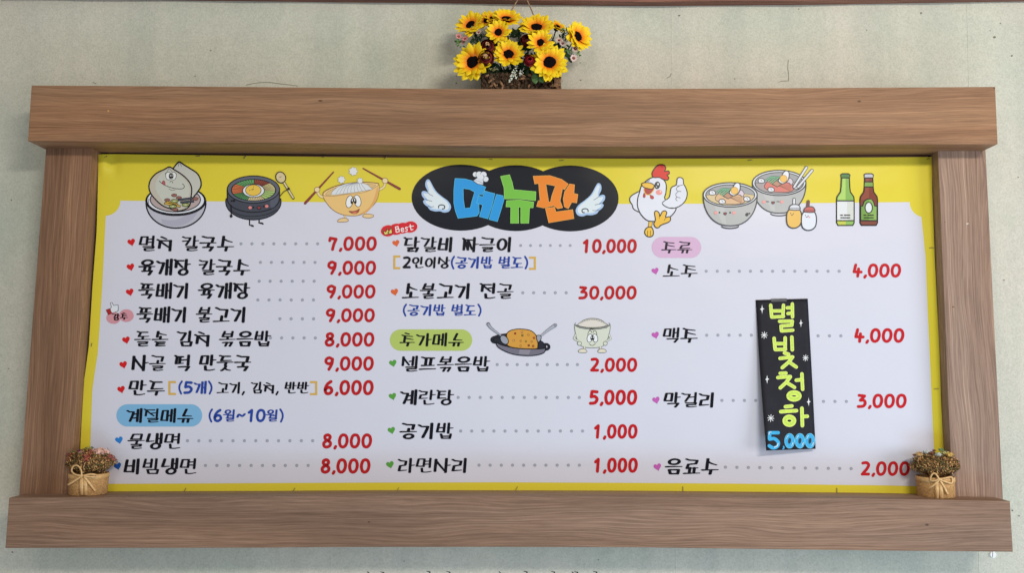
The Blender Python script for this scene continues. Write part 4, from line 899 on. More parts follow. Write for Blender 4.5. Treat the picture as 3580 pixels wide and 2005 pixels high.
# ---------------------------------------------------------------- hand-lettered strip taped over the sheet
C0 = [(2642, 1050), (2824, 1045), (2851.5, 1571), (2679, 1577)]     # corners clockwise from top left
def strip_uv(px, py):
    v = (py-1047)/526.; l = 2642+37*v; r = 2824+27.5*v; return (px-l)/(r-l), v
def strip_y(px, py):
    u, v = strip_uv(px, py); u = min(max(u, 0), 1); v = min(max(v, 0), 1)
    return BY-.0016-.024*v**1.5*(1-.45*u)-.010*v*(1-u)**2-.003*math.sin(u*3.14)*v
strip = thing('paper_strip', U(2733, 1047, BY-.002), 'black hand lettered paper strip taped to the sheet, curling away at its foot', 'paper strip')
n_, m_ = 10, 30; V = []
for j in range(m_+1):
    for i in range(n_+1):
        u, v = i/n_, j/m_; l = (2642+37*v, 1050+527*v); r = (2824+27.5*v, 1045+526*v)
        x, y = l[0]+(r[0]-l[0])*u, l[1]+(r[1]-l[1])*u
        x += 2.0*math.sin(v*3.1)*(-1 if u < .5 else .4)*abs(u-.5)*2
        V.append(U(x, y, strip_y(x, y)))
Fc = [(j*(n_+1)+i, (j+1)*(n_+1)+i, (j+1)*(n_+1)+i+1, j*(n_+1)+i+1) for j in range(m_) for i in range(n_)]
pm = plain('black_paper', (.020, .020, .027), .6, .15, 30, spec=.14)
ps = mesh_obj('paper', V, Fc, pm, parent=strip, smooth=True)
md = ps.modifiers.new('thickness', 'SOLIDIFY'); md.thickness = .0006; md.offset = -1
LM_, BC, WC = (200, 226, 78), (40, 160, 210), (222, 222, 228)
def marker(c): return plain('marker_%d_%d_%d' % c, alb(*c)[:3], .5, .16, 260)
def SA(lift=.0006): return Art(2550, 1000, 2.3275, strip_y, lift, mat=marker)
LD = (178, 206, 84)
def lime(L, w, closed=False, smooth=0):
    A.stroke(L, w+3.4, (222, 236, 150), closed, smooth); A.stroke(L, w+1.2, LM_, closed, smooth); A.stroke(L, w*.35, LD, closed, smooth)
A = SA()   # byeol
for L in ([(336, 158), (344, 254)], [(440, 158), (436, 252)], [(350, 205), (432, 205)], [(346, 255), (440, 250)], [(512, 148), (514, 254)], [(470, 180), (506, 178)], [(476, 226), (508, 222)],
          [(408, 290), (512, 288)], [(512, 290), (508, 322)], [(508, 322), (420, 328)], [(420, 330), (424, 366)], [(424, 368), (516, 362)]): lime(L, 10.5)
A.build('strip_lettering', strip)
A = SA()   # bit
for L in ([(364, 428), (372, 518)], [(454, 424), (454, 516)], [(376, 472), (450, 472)], [(374, 520), (456, 518)], [(508, 418), (512, 522)], [(448, 548), (482, 558)], [(412, 592), (515, 580)], [(512, 584), (482, 622), (430, 668)], [(484, 620), (544, 662)]): lime(L, 11)
A.build('strip_lettering', strip)
A = SA()   # cheong
for L in ([(414, 714), (460, 712)], [(394, 748), (496, 740)], [(496, 742), (460, 790), (414, 832)], [(462, 786), (530, 828)], [(590, 718), (596, 844)], [(544, 770), (586, 766)]): lime(L, 11)
lime(oval(526, 898, 42, 26, 12, 0), 17, True, 2)
A.build('strip_lettering', strip)
A = SA()   # ha
for L in ([(456, 986), (508, 980)], [(418, 1026), (546, 1018)], [(590, 998), (594, 1140)], [(600, 1066), (634, 1064)]): lime(L, 11.5)
lime(oval(488, 1100, 36, 30, 12, 0), 17, True, 2)
A.build('strip_lettering', strip)
A = SA()
for L in ([(326, 1198), (398, 1198)], [(328, 1198), (326, 1246)]): A.stroke(L, 14, BC)
A.stroke([(328, 1250), (366, 1246), (398, 1276), (390, 1308), (356, 1322), (324, 1304)], 14, BC, smooth=4); A.stroke([(441, 1310), (444, 1322), (436, 1330)], 5.5, BC, smooth=2)
for cx in (490, 574, 656): A.ell(cx, 1264, 42, 62, (120, 196, 228)); A.ell(cx, 1264, 39, 59, BC)
A.build('strip_price', strip); A = SA(.0018)
for cx in (490, 574, 656):
    A.ell(cx+1, 1264, 11, 24, (14, 30, 46), 8)
    A.stroke(arc(cx, 1264, 28, 46, 200, 245, 6), 2.6, (206, 232, 240), sc=(.5, 1)); A.stroke(arc(cx, 1264, 28, 46, 20, 62, 6), 3.0, (216, 238, 244), sc=(1, .4))
A.stroke([(322, 1212), (324, 1196), (340, 1192)], 2.8, WC, smooth=2); A.stroke([(366, 1316), (388, 1306), (396, 1284)], 3.4, WC, smooth=3)
A.build('strip_price', strip)
for x, y, k in ((266, 190, 1), (582, 304, .9), (307, 762, .95), (645, 946, .95)):
    A = SA(); A.shape([(x, y-36*k), (x+5*k, y-8*k), (x+18*k, y-2*k), (x+5*k, y+6*k), (x+1*k, y+38*k), (x-5*k, y+8*k), (x-17*k, y+2*k), (x-5*k, y-7*k)], WC, 0); A.build('star', strip)
for x, y, k in ((284, 402, 1), (620, 588, .9), (337, 1079, 1.05)):
    A = SA()
    for a in (0, 45, 90, 135):
        a = math.radians(a+4); r = 24*k if a < .2 else 27*k; A.stroke([(x-r*math.cos(a), y-r*math.sin(a)), (x+r*math.cos(a), y+r*math.sin(a))], 2.6, WC)
    A.build('star', strip)
A = Art(2550, 1000, 2.3275, strip_y, .0009, mat=lambda c: plain('clear_tape', (.075, .075, .085), .22, .2, 90, spec=.8)); A.fill([(340, 107), (466, 104), (466, 128), (341, 131)], (1, 1, 1)); A.build('tape', strip)

# ---------------------------------------------------------------- small builders for the decorations
def tube(pts, r, n=7, taper=None):
    V = []; Fc = []; m = len(pts)
    for i, p in enumerate(pts):
        d = (Vector(pts[min(i+1, m-1)])-Vector(pts[max(i-1, 0)])).normalized(); a = d.orthogonal().normalized(); b = d.cross(a)
        rr = r*(1 if not taper else taper[0]+(taper[1]-taper[0])*i/(m-1))
        V += [Vector(p)+(a*math.cos(t)+b*math.sin(t))*rr for t in (2*math.pi*k/n for k in range(n))]
        if i:
            q = (i-1)*n
            for k in range(n): Fc.append((q+k, q+(k+1) % n, q+n+(k+1) % n, q+n+k))
    Fc += [tuple(range(n-1, -1, -1)), tuple(range((m-1)*n, m*n))]
    return V, Fc
class MB:
    def __init__(s): s.V = []; s.F = []; s.M = []
    def add(s, VF, m=0, T=None):
        b = len(s.V); s.V += [T @ Vector(v) if T else Vector(v) for v in VF[0]]; s.F += [tuple(b+i for i in f) for f in VF[1]]; s.M += [m]*len(VF[1])
    def build(s, name, mats, parent, smooth=True): return mesh_obj(name, s.V, s.F, mats, s.M, parent, smooth)
def frame_to(n, spin=0):
    "rotation taking local -Y to n"
    n = Vector(n).normalized(); q = Vector((0, -1, 0)).rotation_difference(n)
    return q.to_matrix().to_4x4() @ Matrix.Rotation(spin, 4, 'Y')
def petal_mesh(name, L, W_, cup, tip, mat, seed, nu=4, nv=7, ruf=.05):
    r = random.Random(seed); V = []; ph = r.random()*6
    for j in range(nv+1):
        v = j/nv; w = W_*.5*(math.sin(math.pi*min(1, (v*.86+.10)))**.62)*(1 if v < .8 else 1-((v-.8)/.2)**1.5*(1-tip))
        if j == nv: w = W_*.04
        for i in range(nu+1):
            u = i/nu*2-1
            y = -cup*L*(v**1.2)+.18*cup*L*max(0, v-.6)*3 + W_*.16*u*u*(1-.5*v) + ruf*W_*math.sin(v*7+ph+u*2.2) + W_*.05*math.cos(u*8)
            V.append((u*w, y, L*v))
    Fc = [(j*(nu+1)+i, j*(nu+1)+i+1, (j+1)*(nu+1)+i+1, (j+1)*(nu+1)+i) for j in range(nv) for i in range(nu)]
    me = bpy.data.meshes.new(name); me.from_pydata(V, [], Fc); me.materials.append(mat); me.polygons.foreach_set('use_smooth', [True]*len(Fc)); me.update(); return me
def petal_mat(name, base, mid, end, L):
    q = N(name); tc = q.n('ShaderNodeTexCoord'); sp = q.n('ShaderNodeSeparateXYZ'); q.l(tc, 'Object', sp, 0)
    mr = q.n('ShaderNodeMapRange'); mr.inputs[1].default_value = 0; mr.inputs[2].default_value = L; q.l(sp, 2, mr, 0)
    mp = q.n('ShaderNodeMapping'); mp.inputs['Scale'].default_value = (900, 300, 18); q.l(tc, 'Object', mp, 0); nz = q.n('ShaderNodeTexNoise', i_Scale=1.0, i_Detail=2.0); q.l(mp, 0, nz, 0)
    ad = q.n('ShaderNodeMath', operation='MULTIPLY_ADD'); q.l(nz, 0, ad, 0); ad.inputs[1].default_value = .38; q.l(mr, 0, ad, 2)
    cr = ramp(q, [(.40, base), (.68, mid), (.98, end)]); q.l(ad, 0, cr, 0); q.l(cr, 0, q.p, 'Base Color')
    q.p.inputs['Roughness'].default_value = .55; q.p.inputs['Specular IOR Level'].default_value = .3
    bp = q.n('ShaderNodeBump', i_Strength=.3, i_Distance=.0008); q.l(nz, 0, bp, 'Height'); q.l(bp, 0, q.p, 'Normal'); return q.m
def blob(R, n=8, m=6, sx=1, sy=1, sz=1, jit=0, r=None):
    V = [(0, 0, R*sz)]
    for j in range(1, m):
        a = math.pi*j/m
        for i in range(n):
            b = 2*math.pi*i/n; k = R*(1+(r.uniform(-jit, jit) if r else 0)); V.append((k*sx*math.sin(a)*math.cos(b), k*sy*math.sin(a)*math.sin(b), k*sz*math.cos(a)))
    V.append((0, 0, -R*sz)); Fc = [(0, 1+i, 1+(i+1) % n) for i in range(n)]
    for j in range(m-2):
        for i in range(n): Fc.append((1+j*n+i, 1+(j+1)*n+i, 1+(j+1)*n+(i+1) % n, 1+j*n+(i+1) % n))
    e = len(V)-1; Fc += [(e, 1+(m-2)*n+(i+1) % n, 1+(m-2)*n+i) for i in range(n)]
    return V, Fc

# ---------------------------------------------------------------- basket of sunflowers on the top beam
K = .000187                        # metres per pixel of the 4.243x crop
def G(x, y, Y): return U(1540+x/4.243, y/4.243, Y)
bk = thing('flower_basket', G(1200, 1300, .07), 'bark basket of artificial sunflowers with red blossoms hanging on twine above the board', 'flower basket')
UP_, MP, EP = (.90, .24, .015), (.88, .50, .008), (.86, .66, .015)
pm1 = petal_mat('sunflower_petal', UP_, MP, EP, .04)
PETS = [petal_mesh('petal', 1, w, c, .25, petal_mat('sunflower_petal', (.86, .17, .006), (.92, .46, .004), (.90, .66, .008), 1), i) for i, (w, c) in enumerate(((.52, .30), (.46, .42), (.56, .22), (.44, .50)))]
disc_m = plain('sunflower_disc', (.008, .005, .006), 1, .6, 900, spec=.02, bump=.002)
fl_m = plain('sunflower_floret', (.62, .36, .12), .8, .3, 500, spec=.2)
def sunflower(x, y, R, nx, nz, Y, n=19, dr=.34, seed=0, half=False):
    r = random.Random(seed*17+3); R *= K*1.06; T = Matrix.Translation(G(x, y, Y)) @ frame_to((nx, -1, nz), r.random())
    mb = MB(); D = R*dr
    V = []; Fc = []; n_ = 22
    for j in range(6):
        a = j/5*.5*math.pi; rr = D*math.cos(a)*(1); yy = -D*.34*math.sin(a)
        for i in range(n_):
            b = 2*math.pi*i/n_; k = 1+r.uniform(-.05, .05); V.append((rr*math.cos(b)*k, yy+r.uniform(-.02, .02)*D-.02*R, rr*math.sin(b)*k))
        if j:
            for i in range(n_): Fc.append(((j-1)*n_+i, (j-1)*n_+(i+1) % n_, j*n_+(i+1) % n_, j*n_+i))
    Fc.append(tuple(range(5*n_, 6*n_)))
    mb.add((V, Fc), 0, T)
    for i in range(34):                                   # ring of pale florets
        b = 2*math.pi*(i+r.uniform(-.3, .3))/34; rr = D*r.uniform(.98, 1.10)
        c = Vector((rr*math.cos(b), -.02*R-D*.06, rr*math.sin(b))); e = Vector((math.cos(b), 0, math.sin(b))); s_ = Vector((-math.sin(b), 0, math.cos(b)))*D*.06
        mb.add(([c-e*D*.12-s_, c-e*D*.12+s_, c+e*D*.10+s_+Vector((0, -D*.08, 0)), c+e*D*.10-s_+Vector((0, -D*.08, 0))], [(0, 1, 2, 3)]), 1, T)
    mb.add(tube([(0, .004, 0), (0, .012, 0)], D*.7, 10), 2, T)
    mb.add(tube([T @ Vector((0, .01, 0)), (T @ Vector((0, .03, 0))+G(x*.6+500, 1100, .08))/2, G(x*.5+600, 1130, .08)], .0018, 6), 2)
    fo = mb.build('sunflower', [disc_m, fl_m, leafm[0]], bk)
    for lay, (cnt, ln, off) in enumerate(((n, 1.0, .0), (n, .86, .5))):
        for i in range(cnt):
            b = 2*math.pi*(i+off+r.uniform(-.16, .16))/cnt; k = R*ln*r.uniform(.90, 1.06)
            o = bpy.data.objects.new('petal', PETS[r.randrange(4)]); COL.objects.link(o); o.parent = fo
            o.matrix_basis = T @ Matrix.Rotation(b, 4, 'Y') @ Matrix.Translation((0, -.003*lay+.002, D*.45)) @ Matrix.Rotation(r.uniform(-.14, .14)+lay*.10, 4, 'X') @ Matrix.Rotation(r.uniform(-.25, .25), 4, 'Z') @ Matrix.Diagonal((k*.86, k*.86, (k-D*.45), 1))
leafm = [plain('leaf_dark', (.018, .046, .016), .6, .5, 120, spec=.2), plain('leaf_mid', (.075, .17, .050), .5, .35, 120), plain('leaf_light', (.16, .30, .085), .5, .3, 120)]
SUN = [(690, 305, 165, -.25, .35, .080, 14), (765, 275, 120, .35, .35, .066, 12), (1735, 395, 135, .55, .75, .080, 14), (450, 372, 225, -.42, .42, .050, 20), (975, 288, 235, .02, .85, .052, 18), (1425, 415, 262, -.02, .55, .055, 20),
       (2030, 545, 232, .80, .08, .045, 20), (860, 480, 190, -.10, .10, .030, 13), (1485, 635, 200, -.12, .12, -.004, 12), (480, 925, 275, -.30, -.05, .018, 18), (1010, 810, 232, .06, .22, .026, 18), (1615, 930, 272, .04, -.06, .006, 19)]
for i, (x, y, R, nx, nz, Y, n) in enumerate(SUN): sunflower(x, y, R, nx, nz, Y, n, dr={7: .33, 8: .31}.get(i, .36), seed=i)
def blossom(name, x, y, R, Y, nx, nz, mats, layers=5, inner=None, seed=0):
    "many cupped petals closed round a centre"
    r = random.Random(seed); R *= K; T = Matrix.Translation(G(x, y, Y)) @ frame_to((nx, -1, nz)); mb = MB()
    for l in range(layers):
        k = 1-l/layers*.80; cnt = 6 if l < 3 else 4
        for i in range(cnt):
            a0 = 2*math.pi*(i+l*.45)/cnt; V = []; nu, nv = 5, 5
            for jj in range(nv+1):
                v = jj/nv; el = -1.1+v*(1.5+.42*l)      # from the back towards the front
                for ii in range(nu+1):
                    u = ii/nu*2-1; a = a0+u*.72; rr = R*k*(1+.10*v*v-.05*u*u*v)*(1+r.uniform(-.02, .02)); z = math.sin(min(el, 1.15)); c_ = math.cos(min(el, 1.15))
                    V.append((rr*c_*math.cos(a), -rr*z*.85, rr*c_*math.sin(a)))
            mb.add((V, [(jj*(nu+1)+ii, jj*(nu+1)+ii+1, (jj+1)*(nu+1)+ii+1, (jj+1)*(nu+1)+ii) for jj in range(nv) for ii in range(nu)]), min(l % 2, len(mats)-1), T)
    if inner:
        for i in range(22):
            a = r.random()*6.28; q = R*.27*math.sqrt(r.random()); c = Vector((q*math.cos(a), -R*.98, q*math.sin(a)))
            mb.add(blob(R*.07, 6, 4), 2, T @ Matrix.Translation(c))
    mb.build(name, mats+([inner] if inner else []), bk)
mar = [plain('maroon_petal', (.075, .006, .007), .5, .5, 90, spec=.2), plain('maroon_petal_edge', (.15, .018, .014), .5, .5, 90, spec=.2)]
yc = plain('blossom_centre', (.66, .34, .16), .7, .6, 400)
blossom('red_blossom', 700, 708, 118, .020, .05, .10, mar, 5, yc, 1); blossom('red_blossom', 680, 866, 116, .000, -.12, -.05, mar, 5, yc, 2); blossom('red_blossom', 1290, 600, 104, .035, -.2, .5, mar, 4, None, 3)
ro = [plain('rose_petal', (.28, .010, .018), .55, .4, 90, spec=.2), plain('rose_petal_dark', (.13, .005, .009), .55, .4, 90, spec=.2)]
blossom('rose', 1325, 900, 88, .000, .0, .1, ro, 6, None, 4)
dm = [plain('daisy_petal', (.78, .55, .50), .6, .3, 300), plain('daisy_heart', (.22, .02, .04), .7, .4, 500), plain('daisy_pollen', (.7, .55, .2), .7)]
def daisy(x, y, R, Y, pink):
    r = random.Random(int(x)); R *= K; T = Matrix.Translation(G(x, y, Y)) @ frame_to((r.uniform(-.3, .3), -1, r.uniform(-.1, .5))); mb = MB()
    for i in range(10):
        a = 2*math.pi*i/10+r.uniform(-.1, .1); e = Vector((math.cos(a), 0, math.sin(a))); s_ = Vector((-math.sin(a), 0, math.cos(a)))*R*.24
        y1 = Vector((0, -R*.25, 0))
        mb.add(([e*R*.15-s_*.5, e*R*.15+s_*.5, e*R*.7+s_+y1*.6, e*R*.7-s_+y1*.6, e*R*1.0+s_*.4+y1, e*R*1.0-s_*.4+y1], [(0, 1, 2, 3), (3, 2, 4, 5)]), 0, T)
    mb.add(blob(R*.42, 8, 5, 1, .5, 1), 1, T @ Matrix.Translation((0, -R*.12, 0))); mb.add(blob(R*.12, 6, 4), 2, T @ Matrix.Translation((0, -R*.36, 0)))
    m0 = plain('daisy_petal_pink', (.66, .26, .25), .6, .3, 300) if pink else dm[0]
    mb.build('daisy', [m0, dm[1], dm[2]], bk)
for x, y, R, Y, p in ((568, 476, 42, .040, 0), (270, 540, 48, .045, 1), (366, 574, 50, .040, 1), (1762, 598, 52, .045, 0), (1812, 645, 46, .042, 0), (1942, 606, 44, .055, 0), (1997, 722, 56, .045, 0), (1975, 862, 56, .045, 0), (340, 625, 34, .05, 1)): daisy(x, y, R, Y, p)
# leaves: a few meshes shared by many leaves
LEAF = [petal_mesh('leaf', 1, w, .18, .1, leafm[i % 3], 20+i, 4, 6, .05) for i, w in enumerate((.42, .46, .5, .34, .6, .28))]
def leaf(x, y, ang, L, Y, k, tw=0, tilt=0):
    o = bpy.data.objects.new('leaf', LEAF[k]); COL.objects.link(o); o.parent = bk; L *= K
    o.matrix_parent_inverse = Matrix.Translation(-bk.location)
    o.matrix_basis = Matrix.Translation(G(x, y, Y)) @ Matrix.Rotation(math.radians(ang), 4, 'Y') @ Matrix.Rotation(tilt, 4, 'X') @ Matrix.Rotation(tw, 4, 'Z') @ Matrix.Diagonal((L, L, L, 1))
r = random.Random(5)
LEAVES = [(1395, 1080, 175, 175, .020, 4), (1470, 1100, 160, 150, .016, 4), (1300, 1010, 190, 130, .035, 3), (800, 1040, 250, 200, .05, 0), (700, 1090, 230, 150, .055, 0), (1240, 900, 200, 160, .05, 0), (1250, 1100, 170, 110, .05, 0),
          (1830, 780, 130, 170, .05, 0), (1800, 700, 120, 130, .05, 3), (1890, 840, 150, 120, .05, 3), (1230, 780, 340, 120, .06, 0), (1380, 1030, 60, 90, .03, 2), (1370, 1050, 330, 80, .028, 2)]
for x, y, a, L, Y, k in LEAVES: leaf(x, y, a, L, Y, k, r.uniform(-.5, .5))
def spray(cx, cy, n, R, Y, ks, L0=60):
    for i in range(n):
        a = r.random()*360; d = R*math.sqrt(r.random()); leaf(cx+d*math.cos(math.radians(a)), cy+d*math.sin(math.radians(a))*.8, r.random()*360, L0*r.uniform(.7, 1.4), Y+r.uniform(-.012, .012), ks[r.randrange(len(ks))], r.uniform(-1, 1), r.uniform(-.6, .6))
spray(470, 450, 9, 40, .045, (2, 2, 1), 62); spray(290, 640, 16, 70, .05, (1, 2, 4), 48); spray(560, 560, 12, 80, .06, (0, 3, 3), 80); spray(1010, 540, 8, 60, .055, (0, 1), 80); spray(1150, 500, 8, 60, .06, (0, 3), 80)
spray(1870, 450, 10, 50, .055, (1, 2), 52); spray(1910, 730, 9, 55, .05, (2, 1, 1), 62); spray(2030, 800, 6, 36, .05, (1, 2), 46); spray(1820, 520, 8, 70, .06, (0, 0, 3), 70); spray(1240, 950, 16, 120, .06, (0, 0, 3), 110); spray(760, 1000, 12, 100, .065, (0, 0, 3), 100)
spray(1000, 1060, 14, 160, .06, (0, 3, 0), 90); spray(1390, 1040, 8, 40, .022, (2, 2, 1), 52); spray(760, 620, 8, 80, .06, (0, 0), 90); spray(1600, 760, 6, 60, .06, (0,), 80)
spray(800, 620, 10, 90, .06, (0, 0, 3), 110); spray(1180, 1000, 14, 120, .05, (0, 0), 120); spray(1280, 760, 12, 110, .065, (0, 0, 3), 120); spray(700, 1060, 10, 70, .05, (0, 0), 110); spray(1230, 620, 8, 60, .07, (0, 3), 90); spray(1420, 900, 8, 60, .05, (0, 0), 90); spray(880, 640, 10, 70, .06, (0, 0), 110); spray(620, 1000, 12, 60, .06, (0, 0, 1), 100); spray(1500, 1050, 12, 90, .05, (0, 0), 110); spray(1130, 470, 8, 50, .07, (0, 0), 110); spray(1700, 700, 10, 70, .06, (0, 0, 3), 100)
# needle twigs, twiglets and white sprigs
mb = MB()
for bx, by, tx, ty in ((560, 640, 470, 560), (560, 640, 510, 480), (570, 640, 600, 470), (580, 640, 650, 500), (550, 650, 450, 620), (1140, 600, 1060, 430), (1150, 600, 1130, 430), (1160, 600, 1190, 470), (1640, 540, 1720, 700), (1830, 620, 1900, 390), (1830, 620, 1800, 430), (1840, 640, 1880, 560), (1850, 760, 1990, 830)):
    A0, B0 = G(bx, by, .065), G(tx, ty, .045); mb.add(tube([A0, (A0+B0)/2+Vector((0, -.004, 0)), B0], .0011, 5, (1, .5)), 0)
    for i in range(9):
        t = .25+.75*i/9; p = A0.lerp(B0, t); a = math.atan2((B0-A0).z, (B0-A0).x)+(1 if i % 2 else -1)*.8; L = .008
        q = p+Vector((math.cos(a)*L, r.uniform(-.004, .002), math.sin(a)*L)); d = Vector((-(q-p).z, 0, (q-p).x)).normalized()*.0013
        mb.add(([p, (p+q)/2+d, q, (p+q)/2-d], [(0, 1, 2, 3)]), 0)
o = mb.build('twigs', [leafm[0]], bk); o['kind'] = 'stuff'
ws = plain('white_sprig', (.70, .72, .62), .7, .2, 300)
for (x, y, tx, ty, n) in ((1110, 1030, 1020, 1215, 46), (1200, 1050, 1180, 1110, 22), (1110, 1100, 1130, 1165, 10)):
    mb = MB(); A0, B0 = G(x, y, .028), G(tx, ty, .022); mb.add(tube([A0, B0], .0008, 5), 1)
    for i in range(n):
        t = (i+.5)/n; p = A0.lerp(B0, t)+Vector((r.uniform(-1, 1), r.uniform(-1, .4), r.uniform(-1, 1)))*.0050*(1.1-t*.6); mb.add(blob(.0019*r.uniform(.6, 1.2), 6, 4), 0, Matrix.Translation(p))
    mb.build('white_sprig', [ws, leafm[1]], bk)
mb = MB()
for i in range(7):
    A0 = G(760, 1010, .04); B0 = G(720+i*20, 1050-abs(i-3)*9, .036); mb.add(tube([A0, B0], .0007, 5), 0); mb.add(blob(.0013, 6, 4), 0, Matrix.Translation(B0))
mb.build('berry_twig', [plain('berry', (.45, .40, .16), .6)], bk)
# bark trough
bark = plain('bark', (.075, .048, .030), .95, .75, 85, spec=.15, bump=.006)
bark2 = plain('bark_pale', (.26, .15, .085), .95, .6, 110, spec=.15, bump=.004)
def slab(x0, x1, y0, y1, Yf, Yb, mat, name, nx=26, nz=8, amp=.004, seed=1):
    r = random.Random(seed); V = []; P0 = G(x0, y0, Yf); P1 = G(x1, y1, Yf)
    for j in range(nz+1):
        for i in range(nx+1):
            edge = (.0025 if j in (0, nz) else 0)+(.002 if i in (0, nx) else 0)
            V.append((P0.x+(P1.x-P0.x)*i/nx+r.uniform(-1, 1)*edge*.6, Yf+r.uniform(-amp, amp)-amp*math.sin(i*1.3+j*.7)*.5, P0.z+(P1.z-P0.z)*j/nz+(r.uniform(-1, 1)*.004 if j == 0 else r.uniform(-1, 1)*.0012)))
    n0 = len(V); V += [(v[0], Yb, v[2]) for v in V]
    Fc = [(j*(nx+1)+i, (j+1)*(nx+1)+i, (j+1)*(nx+1)+i+1, j*(nx+1)+i+1) for j in range(nz) for i in range(nx)]
    ring = [i for i in range(nx+1)]+[(j+1)*(nx+1)-1 for j in range(1, nz+1)]+[nz*(nx+1)+i for i in range(nx-1, -1, -1)]+[j*(nx+1) for j in range(nz-1, 0, -1)]
    Fc += [(ring[k], ring[(k+1) % len(ring)], n0+ring[(k+1) % len(ring)], n0+ring[k]) for k in range(len(ring))]
    o = mesh_obj(name, V, Fc, mat, parent=bk); clean(o); return o
slab(612, 1185, 1075, 1330, .040, .055, bark, 'bark_panel', seed=1); slab(1200, 1690, 1085, 1330, .040, .055, bark, 'bark_panel', seed=4)
slab(1700, 1790, 1110, 1330, .038, .13, bark2, 'bark_panel', 6, 10, .004, 3); slab(600, 640, 1100, 1330, .045, .13, bark, 'bark_panel', 4, 8, .003, 6)
slab(640, 1700, 1080, 1330, .120, .135, bark, 'bark_panel', 20, 5, .002, 8)
mb = MB()
for i in range(60):
    x = r.uniform(640, 1760); y = r.uniform(1100, 1310); T = Matrix.Translation(G(x, y, .036)) @ Matrix.Rotation(r.random()*3, 4, 'Y'); mb.add(blob(.004*r.uniform(.5, 1.4), 6, 4, 1.8, .5, .7, .35, r), 0 if r.random() < .6 else 1, T)
o = mb.build('bark_flakes', [bark, bark2], bk, False); o['kind'] = 'stuff'
mb = MB()
for i in range(12):
    x = 1690+r.uniform(-10, 90); A0 = G(x, r.uniform(1130, 1200), .034); B0 = G(x+r.uniform(-16, 16), r.uniform(1260, 1310), .034); mb.add(tube([A0, B0], .0016, 5), 0)
mb.build('bark_splinters', [bark2], bk, False)
moss = MB()
for i in range(160):
    x = r.uniform(640, 1650); p = G(x, 1075+r.uniform(-30, 40), r.uniform(.045, .10)); moss.add(blob(.006*r.uniform(.5, 1.3), 6, 4, 1, 1, .6, .3, r), 0, Matrix.Translation(p))
o = moss.build('moss', [leafm[0]], bk, False); o['kind'] = 'stuff'
# twine
tw = plain('twine', (.30, .19, .11), .9, .4, 300)
for P_ in ([(1160, -60), (1142, 0), (1088, 92), (1010, 260), (900, 700)], [(1262, -60), (1285, 0), (1365, 180), (1450, 420), (1560, 900)]):
    pts = [G(x, y, .100 if i < 4 else .11) for i, (x, y) in enumerate(P_)]; mesh_obj('twine', *tube([Vector(p) for p in catmull([tuple(p) for p in pts], False, 5)], .0019, 7), tw, parent=bk, smooth=True)

